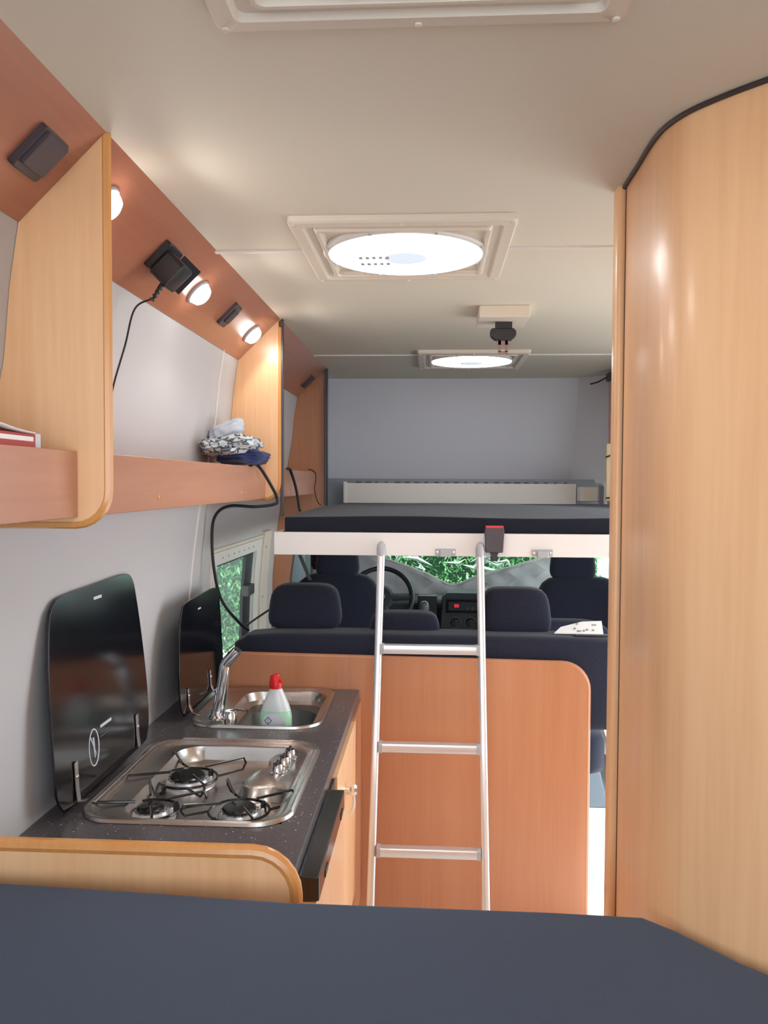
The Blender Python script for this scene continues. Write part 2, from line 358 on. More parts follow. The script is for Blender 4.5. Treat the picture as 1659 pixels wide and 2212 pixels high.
# ------------------------------------------------------------------ ceiling hatches with lamps
def rr3(x0, x1, y0, y1, r, z, n=6): return [(x, y, z) for x, y in rrect(x0, x1, y0, y1, r, n)]
def hatch(cx, cy, hx, hy, R, label, lens='lens'):
    t = thing('roof_light', label, 'ceiling light', (cx, cy, CEIL), 'lit roof hatches along the ceiling')
    Z = CEIL; bm = NB()
    f = lambda d, z, r: rr3(cx - hx + d, cx + hx - d, cy - hy + d, cy + hy - d, r, z)
    loft(bm, [f(0, Z + .002, .012), f(0, Z - .012, .012), f(.004, Z - .016, .012), f(.028, Z - .018, .012), f(.034, Z - .010, .012), f(.050, Z - .010, .012),
              f(.056, Z - .019, .012), f(.062, Z - .019, .012), f(.070, Z - .006, .012)], False, True)
    obj('frame', bm, 'cream', t)
    bm = NB(); lathe(bm, [(R + .012, -.002), (R + .012, .008), (R + .007, .012), (R - .001, .013), (R - .004, .009)], (cx, cy, Z - .006), (0, 0, -1), 64)
    rg = obj('lens_ring', bm, 'lensring', t)
    for k in range(8):
        a = 2 * pi * (k + .5) / 8; bm = NB(); lathe(bm, [(.004, 0), (.004, .003), (.001, .004)], (cx + (R + .005) * cos(a), cy + (R + .005) * sin(a), Z - .0175), (0, 0, -1), 8); obj('screw', bm, 'grey_pl', rg)
    bm = NB(); prof = [(R * .24, .019)] + [(R * s, .019 - .009 * s ** 3) for s in (.5, .75, .9, .98, 1.0)]; prof.append((R, .004))
    b2 = NB(); lathe(b2, prof, (cx, cy, Z - .006), (0, 0, -1), 64); obj('lens', b2, lens, t)
    lathe(bm, [(R * .275, .0175), (R * .27, .0195), (R * .12, .0205), (.001, .0205)], (cx, cy, Z - .006), (0, 0, -1), 40); obj('lens_centre', bm, 'lens_mid', t)
    for j in range(2):
        for i in range(5):
            x = cx - R * .60 + i * R * .085; y = cy - R * .12 + j * R * .3; b3 = NB(); box(b3, x, x + .009, y, y + .022, Z - .0262, Z - .022); obj('vent_slot', b3, 'grey_pl', t)
    for sx, sy in ((-1, 1), (1, 1), (1, -1), (-1, -1)):
        x, y = cx + sx * (hx - .095), cy + sy * (hy - .078); lo = [rr3(x - .034, x + .034, y - .010, y + .010, .008, z) for z in (Z - .004, Z - .014)]; b3 = NB(); loft(b3, lo, False, True); obj('corner_boss', b3, 'cream', t, .002)
    for sx, sy in ((-1, -1), (0, -1), (1, -1), (-1, 1), (0, 1), (1, 1)):
        bm = NB(); lathe(bm, [(.005, 0), (.005, .003), (.001, .004)], (cx + sx * (hx - .012), cy + sy * (hy - .012), Z - .0165), (0, 0, -1), 8); obj('screw', bm, 'cream', t)
    return t
hatch(-.072, 2.09, .252, .265, .192, 'nearer of the two lit round lamps set in square roof hatches')
hatch(.175, 3.93, .248, .25, .19, 'far lit round lamp in a square roof hatch above the bed', 'lens_far')
hatch(-.022, .79, .252, .268, .192, 'corner of the roof hatch frame cut off by the top edge of the picture')


# ------------------------------------------------------------------ curved partition on the right
pl = cat([(.372, 1.69, 0), (.371, 1.56, 0), (.370, 1.45, 0), (.378, 1.385, 0), (.405, 1.325, 0), (.475, 1.243, 0), (.57, 1.165, 0), (.72, 1.09, 0), (.90, 1.045, 0), (1.115, 1.03, 0)], 6)
cp = thing('curved_partition', 'tall curved beech-veneer partition wall on the right side', 'partition', (.7, 1.3, FLOOR))
def nrm(P, i):
    d = (P[min(i + 1, len(P) - 1)] - P[max(0, i - 1)]).normalized(); return Vector((-d.y, d.x, 0))   # towards inside of cubicle
bm = NB(); inn = [p + nrm(pl, i) * .018 for i, p in enumerate(pl)]
loft(bm, [[(p.x, p.y, FLOOR) for p in pl], [(p.x, p.y, CEIL) for p in pl], [(p.x, p.y, CEIL) for p in inn], [(p.x, p.y, FLOOR) for p in inn], [(p.x, p.y, FLOOR) for p in pl]], closed=False)
obj('panel', bm, 'beech_pan', cp, angle=50)
bm = NB(); prism(bm, rrect(.3565, .378, 1.672, 1.715, .008, 4), 'z', FLOOR, CEIL); obj('edge_post', bm, 'beech', cp, label='light beech edge post')
bm = NB(); box(bm, .3715, .373, 1.665, 1.672, FLOOR, CEIL); obj('joint', bm, 'rubber', cp)
bm = NB(); tube(bm, [(p.x - nrm(pl, i).x * .003, p.y - nrm(pl, i).y * .003, CEIL - .003) for i, p in enumerate(pl)], .0045, 6); obj('top_trim', bm, 'rubber', cp, label='thin dark brown sealing trim')
bm = NB(); box(bm, .372, 1.115, 1.697, 1.715, FLOOR, CEIL); obj('front_board', bm, 'beech', cp)

# ------------------------------------------------------------------ overhead shelf units on the left
FA, FB = (-.547, CEIL), (-.697, .434)          # fascia from ceiling edge down to the wall
def fpt(y, t, o=0): # point on the fascia: t 0 top .. 1 bottom, o = proud of it
    nx, nz = .7, -.714
    return Vector((FA[0] + (FB[0] - FA[0]) * t + nx * o, y, FA[1] + (FB[1] - FA[1]) * t + nz * o))
def wallpoly(z0, z1, inset=.001): # wall-side points from z1 (top) to z0
    zs = [z1] + [z for z, _ in WP if z0 < z < z1] + [z0]; return [(wx(z) + inset, z) for z in zs]
def divider_poly(xf, z0, r):
    c = [(xf - r + r * cos(radians(a)), z0 + r + r * sin(radians(a))) for a in (0, -15, -30, -45, -60, -75, -90)]
    return [(xf, CEIL - .001)] + c + wallpoly(z0, CEIL - .001)[::-1]
def shelf_unit(y0, y1, zd, label, dark, lipm, fm, dm):
    t = thing('overhead_shelf', label, 'shelf', (-.65, y1, -.06), 'open overhead shelves along the left wall')
    bm = NB(); a, b, c, d = FA, FB, (FB[0] - .002, FB[1] + .02), (FA[0] - .03, FA[1] - .001)
    prism(bm, [a, b, c, d], 'y', y0, y1 - .019); obj('fascia', bm, fm, t, label='sloping reddish beech fascia')
    bm = NB(); box(bm, -.615, -.600, y0, y1 - .019, -.062, .050); obj('lip', bm, lipm, t, .0015)
    for k in (.25, .75):
        y = y0 + (y1 - y0) * k; b2 = NB(); lathe(b2, [(.006, 0), (.006, .002), (.002, .003)], (-.600, y, -.035), (1, 0, 0), 12); obj('screw_cap', b2, 'edge', t)
    bm = NB(); prism(bm, [(-.615, -.010), (wx(-.01) + .001, -.010), (wx(-.025) + .001, -.025), (-.615, -.025)], 'y', y0, y1 - .019); obj('shelf_board', bm, lipm, t)
    bm = NB(); prism(bm, divider_poly(-.552, zd + .008, .055), 'y', y1 - .018, y1); obj('divider', bm, dm, t)
    P = divider_poly(-.552, zd + .008, .055); path = [(P[0][0], y1 - .009, P[0][1])] + [(x, y1 - .009, z) for x, z in P[1:8]] + [(-.70, y1 - .009, zd + .008), (wx(zd) + .01, y1 - .009, zd + .008)]
    if dark: b3 = NB(); box(b3, -.557, -.546, y1 - .02, y1 + .001, (-.12 if dark == 1 else -.12), CEIL - .001); obj('edge_trim', b3, 'trim_dark', t, .002, label='dark grey edge trim')
    if dark < 2: b3 = NB(); tube(b3, path, .010, 8); obj('edging', b3, 'edge', t, label='rounded honey-coloured edging')
    return t
shelf_unit(-.5, 1.396, -.080, 'nearest open overhead shelf, cut off by the left edge, with book on it', 0, 'beech_h', 'beech_red_h', 'beech')
shelf_unit(1.398, 2.98, -.068, 'middle overhead shelf with round spot lamps and folded cloths', 0, 'beech_h', 'beech_red_h', 'beech')
u3 = shelf_unit(2.985, 4.262, -.068, 'far overhead shelf beyond the dark trimmed divider, over the bed', 3, 'beech_h', 'beech_red_h', 'beech')
for c in [c for c in u3.children if c.name.startswith('divider')]: bpy.data.objects.remove(c)
bm = NB(); box(bm, -.548, -.537, 2.966, 2.984, -.125, CEIL - .002); lathe(bm, [(.008, 0), (.008, .02), (.003, .024)], (-.543, 2.96, CEIL - .03), (0, 0, 1), 10)
tag(obj('guide_rail', bm, 'trim_dark', None, .002), 'slim dark grey upright rail on the front edge of the middle shelf divider', 'rail')
# full-height beech pillar panel behind the window
pin = [(-.547, CEIL - .001), (-.547, -.13), (-.60, -.20), (-.69, -.27), (-.719, -.383), (-.735, -.50), (-.745, -.72), (-.745, FLOOR + .001)]
bm = NB(); prism(bm, pin + [(wx(z) + .001, z) for z in (-1.499, -1.1, -.72, -.48, -.28, -.09, 0, .21, .33, .45, .575)], 'y', 4.264, 4.284)
pp = thing('pillar_panel', 'tall beech panel between bench window and cab, above and below the bed', 'panel', (-.78, 4.27, FLOOR))
obj('panel', bm, 'beech_red', pp, .001)
bm = NB(); tube(bm, [(x + .003, 4.266, z) for x, z in pin], .005, 6); obj('edge_trim', bm, 'trim_dark', pp)

# spot lamps, switches, sockets on the fascia
fdir = Vector((.7, 0, -.714))
def spot(y, t, label):
    c = fpt(y, t); o = thing('spot_lamp', label, 'lamp', c, 'round spot lamps on the sloping fascia')
    bm = NB(); lathe(bm, [(.037, 0), (.037, .004), (.034, .008), (.030, .009)], c, fdir, 32); obj('bezel', bm, 'grey_pl', o)
    bm = NB(); lathe(bm, [(.0305, .004), (.0300, .016), (.0265, .024), (.019, .029), (.009, .031), (.001, .0315)], c, fdir, 32); obj('bulb', bm, 'led', o)
    ld = bpy.data.lights.new('spot_light', 'SPOT'); ld.spot_size = radians(172); ld.spot_blend = .25; ld.energy = SPOT_WATT * (.7 if y > 2.5 else 1); ld.shadow_soft_size = .02; ld.color = (1, .97, .92)
    l = bpy.data.objects.new('spot_light', ld); C.objects.link(l); l.parent = o; l.location = fdir * .040; l.rotation_euler = fdir.to_track_quat('-Z', 'Y').to_euler()
spot(1.525, .44, 'spot lamp half hidden behind the edge of the nearest shelf divider')
spot(2.192, .53, 'lit spot lamp right beside the plugged-in adapter')
spot(2.827, .51, 'lit spot lamp next to the divider, beyond the small dark switch')
def plate(bm, y0, y1, t0, t1, o0, o1, r=.006, taper=.0):
    L0 = []; 
    W = .2093  # fascia width in metres
    for o, g in ((o0, 0), (o1 - .002, 0), (o1, taper + .002)):
        L0.append([tuple(fpt(y, 0) + (Vector((FB[0] - FA[0], 0, FB[1] - FA[1])).normalized() * s) + fdir * o) for y, s in rrect(y0 + g, y1 - g, t0 * W + g, t1 * W - g, max(.001, r - g * .3), 4)])
    return loft(bm, L0, True, True)
sk = thing('wall_socket', 'dark brown closed flap socket on the nearest fascia', 'socket', fpt(1.27, .46))
obj('cover', plate(NB(), 1.238, 1.316, .28, .66, 0, .013), 'brown_pl', sk); obj('flap', plate(NB(), 1.243, 1.311, .30, .60, .013, .019, .004), 'brown_pl', sk)
sk = thing('wall_socket', 'dark socket with raised flap holding the plug-in adapter', 'socket', fpt(1.89, .5))
obj('base', plate(NB(), 1.835, 1.925, .30, .66, 0, .016), 'black', sk)
bm = NB(); a = fpt(1.928, .30, .016); b_ = fpt(1.928, .66, .016); n_ = fdir
q = [a, b_, b_ + n_ * .042 + Vector((0, .030, 0)), a + n_ * .042 + Vector((0, .030, 0))]
loft(bm, [[tuple(p) for p in q], [tuple(p + Vector((0, .004, 0))) for p in q]], True, True); obj('flap', bm, 'black', sk)
pa = thing('plug_adapter', 'black mains adapter plugged into the open socket, thin cord hanging', 'adapter', fpt(1.88, .5, .016))
obj('body', plate(NB(), 1.845, 1.915, .36, .68, .017, .066, .010, .004), 'black', pa)
c0 = fpt(1.865, .62, .05); end = Vector((-.655, 1.86, .40))
bm = NB(); tube(bm, [c0, c0 + Vector((-.012, -.012, -.024)), c0 + Vector((-.02, -.022, -.045))], [.007, .0055, .0035], 8)
for k in range(5): lathe(bm, [(.0062, -.0012), (.0062, .0012)], c0 + Vector((-.012, -.013, -.026)) * (.5 + .35 * k), (-.4, -.4, -.8), 8)
obj('strain_relief', bm, 'black', pa)
bm = NB(); s_ = c0 + Vector((-.02, -.022, -.045)); tube(bm, cat([s_, (-.668, 1.842, .385), (-.682, 1.818, .30), (-.700, 1.79, .20), (-.715, 1.775, .09), (-.722, 1.775, .0)], 8), .0022, 6); obj('cord', bm, 'cable', pa)
obj('plate', plate(NB(), 2.478, 2.54, .30, .70, 0, .012), 'brown_pl', thing('light_switch', 'small dark rectangular switch between the two lit spot lamps', 'switch', fpt(2.51, .5)))
sw = [o for o in bpy.data.objects if o.name.startswith('light_switch')][0]; obj('rocker', plate(NB(), 2.488, 2.53, .38, .62, .012, .017, .003), 'black', sw)
obj('plate', plate(NB(), 4.10, 4.16, .36, .72, 0, .016), 'brown_pl', thing('light_switch', 'small dark switch on the far fascia above the bed', 'switch', fpt(4.13, .5)))

# ------------------------------------------------------------------ things on the shelves
bk = thing('book', 'thick red book lying on the nearest shelf at the left edge', 'book', (-.665, 1.2, -.01))
box(bm := NB(), -.72, -.617, 1.02, 1.285, -.0095, .072); obj('cover', bm, 'book', bk, .002)
box(bm := NB(), -.712, -.6160, 1.02, 1.255, .060, .067); obj('pages', bm, 'paper', bk)
box(bm := NB(), -.619, -.6155, 1.262, 1.278, .030, .0725); obj('spine_label', bm, 'decal', bk)
bm = NB(); pts = []
for i in range(9):
    for j in range(7):
        u, v = i / 8, j / 6; pts.append(bm.verts.new((-.72 + .11 * v, 1.0 + .25 * u, .0735 + .010 * sin(u * 5 + v * 2) ** 2 * (1 - u) + .012 * (1 - u))))
for i in range(8):
    for j in range(6): bm.faces.new((pts[i * 7 + j], pts[(i + 1) * 7 + j], pts[(i + 1) * 7 + j + 1], pts[i * 7 + j + 1]))
o = obj('paper_sheet', bm, 'paper'); s = o.modifiers.new('s', 'SOLIDIFY'); s.thickness = .0015; tag(o, 'curled white paper sheet lying on the red book', 'paper')
def cloth_lump(name, c, h, rot, m, label, cat_, seed, amp=.16, p=3, par=None):
    rnd = random.Random(seed); b = bmesh.new(); bmesh.ops.create_cube(b, size=2); bmesh.ops.subdivide_edges(b, edges=b.edges[:], cuts=9, use_grid_fill=True)
    ph = [rnd.uniform(0, 6) for _ in range(9)]
    for v in b.verts:
        x, y, z = v.co; s = (abs(x) ** p + abs(y) ** p + abs(z) ** p) ** (1 / p); x, y, z = x / s, y / s, z / s
        d = 1 + amp * (sin(5 * x + 3 * z + ph[0]) * .5 + sin(7 * y + 2 * x + ph[1]) * .5 + .5 * sin(11 * x - 9 * y + ph[2]) + .4 * sin(15 * z + 8 * y + ph[3]))
        v.co = Matrix.Rotation(rot[2], 3, 'Z') @ Matrix.Rotation(rot[1], 3, 'Y') @ Matrix.Rotation(rot[0], 3, 'X') @ Vector((x * h[0] * d, y * h[1] * d, z * h[2] * d)) + Vector(c)
    o = obj(name, b, m, par, angle=60)
    if not par: tag(o, label, cat_)
    return o
cloth_lump('folded_cloth', (-.635, 2.76, .080), (.075, .13, .024), (0, 0, 0), 'navy', 'dark navy cloth at the bottom of the pile on the middle shelf', 'cloth', 3, .10)
cloth_lump('camouflage_pouch', (-.665, 2.70, .115), (.09, .15, .030), (0, -.12, .1), 'camo', 'grey and white camouflage pouch in the middle of the shelf pile', 'pouch', 5, .12)
cloth_lump('rolled_cloth', (-.685, 2.74, .168), (.060, .075, .026), (0, -.45, .2), 'tissue', 'pale rolled cloth on top of the pile on the middle shelf', 'cloth', 8, .10)
# white plinth board the pile rests on
# cables
bm = NB(); tube(bm, cat([(-.62, 2.70, .02), (-.598, 2.74, .058), (-.585, 2.80, .045), (-.562, 2.86, -.01), (-.548, 2.90, -.055), (-.552, 2.90, -.078), (-.62, 2.88, -.088), (-.70, 2.85, -.085), (-.745, 2.84, -.11), (-.765, 2.85, -.17), (-.762, 2.86, -.30), (-.745, 2.90, -.42), (-.70, 2.97, -.51), (-.675, 3.02, -.548)], 6), .0055, 8)
tag(obj('power_cable', bm, 'cable'), 'thick black cable looping from the middle shelf down past the window', 'cable')
bm = NB(); tube(bm, cat([(-.69, 3.05, -.535), (-.66, 3.12, -.515), (-.62, 3.18, -.49), (-.58, 3.24, -.47)], 5), .004, 6); tag(obj('power_cable', bm, 'cable'), 'short black cable end behind the left headrest', 'cable')
bm = NB(); tube(bm, cat([(-.62, 3.40, .03), (-.597, 3.42, .055), (-.588, 3.45, .03), (-.575, 3.48, -.03), (-.565, 3.50, -.11), (-.56, 3.50, -.125)], 6), .006, 8); tag(obj('power_cable', bm, 'cable'), 'black cable dropping over the lip of the far shelf onto the bed', 'cable')
bm = NB(); tube(bm, cat([(-.61, 4.05, .06), (-.595, 4.1, .055), (-.585, 4.14, .03), (-.588, 4.12, -.04), (-.572, 4.12, -.1), (-.56, 4.14, -.115)], 6), .0028, 6); tag(obj('thin_cable', bm, 'rubber'), 'thin brown cord hanging from the far shelf near the pillar', 'cable')

# ------------------------------------------------------------------ kitchen
WT = -.72; KX = -.251; KY0, KY1 = 1.462, 2.857
kc = thing('kitchen_cabinet', 'beech kitchen cabinet under the dark worktop', 'cabinet', (-.5, 2.15, FLOOR))
bm = NB(); box(bm, -.825, KX - .004, 2.08, 2.10, FLOOR + .001, WT - .05); box(bm, KX - .02, KX - .004, 2.10, KY1 - .003, FLOOR + .001, WT - .035); box(bm, -.825, KX - .02, KY1 - .02, KY1 - .003, FLOOR + .001, WT - .035); box(bm, -.825, KX - .02, 2.10, KY1 - .02, FLOOR + .001, FLOOR + .02); box(bm, -.825, KX - .004, KY0, 1.50, FLOOR + .001, WT - .034); box(bm, -.825, KX - .004, 1.50, 2.08, FLOOR + .001, FLOOR + .08); box(bm, -.825, -.78, 1.50, 2.08, FLOOR + .08, -.78)
obj('carcass', bm, 'beech', kc)
bm = NB(); box(bm, KX - .004, KX + .012, 2.10, 2.60, -1.30, -.755); dr = obj('door', bm, 'beech', kc, .002)
bm = NB(); lathe(bm, [(.006, 0), (.006, .012), (.017, .018), (.019, .026), (.014, .032), (.001, .033)], (KX + .012, 2.30, -.862), (1, 0, 0), 20); obj('knob', bm, 'chrome', dr, label='round chrome push knob')
bm = NB(); tube(bm, cat([(KX + .014, 2.34, -.885), (KX + .03, 2.33, -.89), (KX + .035, 2.30, -.91), (KX + .025, 2.29, -.93)], 4), .005, 6); obj('catch', bm, 'cream', dr)
bm = NB(); box(bm, KX - .004, KX + .008, 2.61, KY1 - .004, -1.45, -.755); obj('side_strip', bm, 'beech_red', kc, .002)
# end panel
bm = NB(); pe = [(-.24 - .075 + .075 * cos(radians(a)), -.660 - .075 + .075 * sin(radians(a))) for a in range(0, 91, 15)]
prism(bm, [(-.24, FLOOR + .001)] + pe + [(wx(-.66) + .003, -.660), (wx(-1) + .003, FLOOR + .001)], 'y', 1.436, 1.458); obj('end_panel', bm, 'beech', kc, .002)
bm = NB(); tube(bm, [(-.24, 1.447, -1.3)] + [(x, 1.447, z) for x, z in pe] + [(-.5, 1.447, -.660), (wx(-.66) + .012, 1.447, -.660)], .0135, 10); obj('edging', bm, 'edge', kc, label='rounded honey-coloured edging')
# worktop with two cut-outs
def holed_plate(bm, xs, ys, holes, z0, z1):
    V = {}
    def v(i, j, z): 
        k = (i, j, z)
        if k not in V: V[k] = bm.verts.new((xs[i], ys[j], z))
        return V[k]
    solid = lambda i, j: 0 <= i < len(xs) - 1 and 0 <= j < len(ys) - 1 and (i, j) not in holes
    for i in range(len(xs) - 1):
        for j in range(len(ys) - 1):
            if not solid(i, j): continue
            bm.faces.new((v(i, j, z1), v(i + 1, j, z1), v(i + 1, j + 1, z1), v(i, j + 1, z1))); bm.faces.new((v(i, j, z0), v(i, j + 1, z0), v(i + 1, j + 1, z0), v(i + 1, j, z0)))
            for (di, dj, a, b) in ((-1, 0, (i, j), (i, j + 1)), (1, 0, (i + 1, j), (i + 1, j + 1)), (0, -1, (i, j), (i + 1, j)), (0, 1, (i, j + 1), (i + 1, j + 1))):
                if not solid(i + di, j + dj): bm.faces.new((v(*a, z0), v(*b, z0), v(*b, z1), v(*a, z1)))
    return bm
bm = holed_plate(NB(), [-.832, -.735, -.70, -.345, -.315, KX], [KY0, 1.715, 2.235, 2.40, 2.835, KY1], {(1, 1), (2, 1), (3, 1), (2, 3)}, WT - .034, WT)
wt = obj('worktop', bm, 'speckle', None, .002); tag(wt, 'dark grey speckled kitchen worktop holding hob and sink', 'worktop')

# hob
hob = thing('gas_hob', 'stainless three-burner gas hob with raised black glass lid', 'hob', (-.53, 1.975, WT))
HX0, HX1, HY0, HY1 = -.762, -.295, 1.69, 2.258
def rl(d, z, r, e=(0, 0, 0, 0)): return rr3(HX0 + d + e[0], HX1 - d - e[1], HY0 + d + e[2], HY1 - d - e[3], r, z, 8)
bm = NB(); loft(bm, [rl(0, WT + .001, .085), rl(.002, WT + .008, .085), rl(.008, WT + .010, .080), rl(.014, WT + .006, .078), rl(.019, WT + .006, .076), rl(.025, WT + .001, .072), rl(.034, WT - .003, .065),
    rl(.040, WT - .003, .062, (.045, 0, 0, .0)), rl(.050, WT - .036, .05, (.050, 0, 0, .0)), rl(.062, WT - .041, .04, (.05, 0, 0, .0))], False, True)
obj('tray', bm, 'steel', hob, angle=50)
bm = NB(); box(bm, HX0 + .012, HX0 + .022, 1.78, 2.17, WT + .008, WT + .013); obj('hinge_bar', bm, 'steel', hob, .002)
# raised control panel in the far right corner, with recess
bm = NB(); o1 = cat([(-.322, 2.205, 0), (-.40, 2.20, 0), (-.425, 2.15, 0), (-.415, 2.09, 0), (-.445, 2.04, 0), (-.46, 1.97, 0), (-.43, 1.93, 0), (-.385, 1.945, 0), (-.345, 1.93, 0), (-.324, 1.90, 0), (-.322, 2.05, 0)], 4)
cx_, cy_ = -.375, 2.07; sc = lambda P, s, z: [(cx_ + (p.x - cx_) * s, cy_ + (p.y - cy_) * s, z) for p in P]
loft(bm, [sc(o1, 1.10, WT - .0405), sc(o1, 1.03, WT - .030), sc(o1, .98, WT - .012), sc(o1, .92, WT - .008)], False, True); obj('control_panel', bm, 'steel', hob, angle=50)
for i, (x, y) in enumerate(((-.372, 2.155), (-.377, 2.095), (-.384, 2.04))):
    bm = NB(); lathe(bm, [(.020, 0), (.020, .004), (.016, .006), (.013, .022), (.011, .024), (.001, .024)], (x, y, WT - .0085), (0, 0, 1), 24); kn = obj('knob', bm, 'chrome', hob)
    bm = NB(); box(bm, x - .003, x + .003, y - .015, y + .015, WT + .014, WT + .021); obj('pointer', bm, 'black', kn, .001)
def burner(x, y, r, arms, rot):
    z = WT - .041
    bm = NB(); lathe(bm, [(r + .014, 0), (r + .012, .003), (r + .002, .006), (r, .014), (r - .004, .019), (r - .012, .020), (.001, .020)], (x, y, z), (0, 0, 1), 36); bu = obj('burner', bm, 'alu', hob)
    bm = NB(); lathe(bm, [(r - .010, .019), (r - .009, .025), (r - .013, .028), (.001, .029)], (x, y, z), (0, 0, 1), 36); obj('burner_cap', bm, 'black_gloss', bu)
    bm = NB()
    for k in range(16):
        a = 2 * pi * k / 16; lathe(bm, [(.0012, 0), (.0012, .003)], (x + (r - .006) * cos(a), y + (r - .006) * sin(a), z + .019), (0, 0, 1), 5)
    obj('flame_ports', bm, 'black', bu)
    bm = NB(); box(bm, x + r + .002, x + r + .009, y - .004, y + .004, z, z + .024); obj('igniter', bm, 'white', bu, .002)
    bm = NB(); R = r + .020; ring = [(x + R * cos(2 * pi * k / 40), y + R * sin(2 * pi * k / 40), z + .018) for k in range(40)]
    tube(bm, ring, .0032, 6, closed=True)
    for k in range(4):
        a = rot + k * pi / 2; Ro = R + (.078 if r > .05 else .062)
        pth = [(x + R * cos(a - .30), y + R * sin(a - .30), z + .018), (x + (Ro - .010) * cos(a - .06), y + (Ro - .010) * sin(a - .06), z + .020), (x + Ro * cos(a - .01), y + Ro * sin(a - .01), z + .034), (x + (Ro - .006) * cos(a), y + (Ro - .006) * sin(a), z + .048), (x + (r - .008) * cos(a), y + (r - .008) * sin(a), z + .040)]
        pth2 = [Vector(p) for p in pth]
        tube(bm, [pth2[0], pth2[0].lerp(pth2[1], .5), pth2[1], pth2[2], pth2[3], pth2[3].lerp(pth2[4], .5), pth2[4]], .0032, 6)
        if k % 2 == 0: lathe(bm, [(.007, -.018), (.007, -.004), (.005, .003)], (x + R * cos(a + .4), y + R * sin(a + .4), z + .018), (0, 0, 1), 10)
    obj('pan_support', bm, 'black_gloss', hob)
burner(-.608, 2.03, .053, 4, .55); burner(-.632, 1.825, .042, 4, .35); burner(-.432, 1.835, .048, 4, .45)
# glass lid standing up at the back edge
def slab(name, pts, x0, lean, th, m, par, n=3):
    P = cat([(0, y, z) for y, z in pts] + [(0, pts[0][0], pts[0][1])], n)[:-1]; zb = WT; b = NB()
    loft(b, [[(x0 - (p.z - zb) * lean, p.y, p.z) for p in P], [(x0 - (p.z - zb) * lean + th, p.y, p.z) for p in P]], True, True)
    return obj(name, b, m, par, .0012)
lp = [(1.700, -.705), (1.667, -.66), (1.660, -.55), (1.658, -.42), (1.672, -.30), (1.695, -.262), (1.740, -.248), (1.92, -.243), (2.10, -.240), (2.155, -.258), (2.178, -.31), (2.205, -.42), (2.226, -.55), (2.228, -.64), (2.21, -.69), (2.17, -.705), (1.93, -.706)]
lid = slab('glass_lid', lp, -.778, .045, .006, 'glassblack', hob)
def lx(z, x0=-.778, lean=.045): return x0 - (z - WT) * lean + .006
for y in (1.755, 2.13):
    bm = NB(); x = lx(-.67)
    for a, b in (((lx(-.62) + .001, -.615), (lx(-.66) + .002, -.67)), ((lx(-.66) + .002, -.67), (lx(-.70) + .004, -.700)), ((lx(-.70) + .004, -.700), (lx(-.70) + .022, -.697))):
        prism(bm, [a, b, (b[0] + .003, b[1] + .002), (a[0] + .003, a[1] + .002)], 'y', y - .008, y + .008)
    lathe(bm, [(.006, 0), (.005, .004), (.001, .005)], (lx(-.645) + .003, y, -.645), (1, 0, 0), 12)
    obj('hinge', bm, 'steel', hob, .001)
RX = Matrix(((0, 0, 1), (1, 0, 0), (0, 1, 0)))   # text standing in the YZ plane, facing +X, reading along +Y
b2 = NB(); z = -.585; yc = 1.86
ring = [(lx(z + .042 * sin(a)) + .0006, yc + .027 * cos(a), z + .042 * sin(a) - .03) for a in [2 * pi * k / 32 for k in range(32)]]
tube(b2, ring, .0022, 5, closed=True); tube(b2, [(lx(z) + .001, yc - .019, z - .002), (lx(z) + .001, yc + .019, z - .058)], .0018, 5)
tube(b2, [(lx(z) + .001, yc - .004, z - .006), (lx(z) + .001, yc + .004, z - .054)], .003, 5); obj('warning_symbol', b2, 'decal', lid)
for k, (dz, ln) in enumerate(((0, .066), (-.016, .05), (-.024, .05), (-.032, .05), (-.040, .04), (-.048, .045))):
    b2 = NB(); h = .0035 if k == 0 else .0012; box(b2, lx(-.57) , lx(-.57) + .0015, 1.90, 1.90 + ln, -.578 + dz - h, -.578 + dz + h); obj('warning_print', b2, 'decal' if k == 0 else 'decal_dim', lid)
b2 = NB(); box(b2, lx(-.275), lx(-.275) + .0012, 1.90, 1.945, -.279, -.272); obj('logo_mark', b2, 'decal', lid)
# sink
sk = thing('sink', 'stainless sink with raised black glass lid at the far end of the worktop', 'sink', (-.52, 2.62, WT))
SX0, SX1, SY0, SY1 = -.722, -.325, 2.375, 2.85
def sl(d, z, r, e=(0, 0, 0, 0)): return rr3(SX0 + d + e[0], SX1 - d - e[1], SY0 + d + e[2], SY1 - d - e[3], r, z, 8)
bm = NB(); loft(bm, [sl(0, WT + .001, .085), sl(.002, WT + .008, .085), sl(.008, WT + .009, .08), sl(.016, WT + .002, .076), sl(.024, WT - .001, .07), sl(.030, WT - .004, .06, (.06, 0, .004, 0)),
    sl(.036, WT - .03, .055, (.065, 0, .004, 0)), sl(.042, WT - .036, .05, (.075, .0, .004, .03))], False, False)
obj('rim', bm, 'steel', sk, angle=50)
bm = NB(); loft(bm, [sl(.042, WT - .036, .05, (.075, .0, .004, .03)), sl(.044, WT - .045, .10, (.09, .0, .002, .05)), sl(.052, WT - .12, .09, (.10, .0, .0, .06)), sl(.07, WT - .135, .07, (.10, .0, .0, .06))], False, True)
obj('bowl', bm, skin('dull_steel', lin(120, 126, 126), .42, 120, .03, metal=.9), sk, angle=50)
bm = NB(); lathe(bm, [(.03, 0), (.03, .003), (.02, .002), (.001, .0015)], (-.44, 2.58, WT - .135), (0, 0, 1), 24); obj('drain', bm, 'chrome', sk)
lp2 = [(2.430, -.705), (2.400, -.66), (2.402, -.56), (2.425, -.45), (2.462, -.385), (2.51, -.372), (2.66, -.368), (2.82, -.366), (2.875, -.385), (2.892, -.43), (2.90, -.55), (2.895, -.66), (2.85, -.705), (2.65, -.706)]
lid2 = slab('glass_lid', lp2, -.742, .045, .006, 'glassblack', sk)
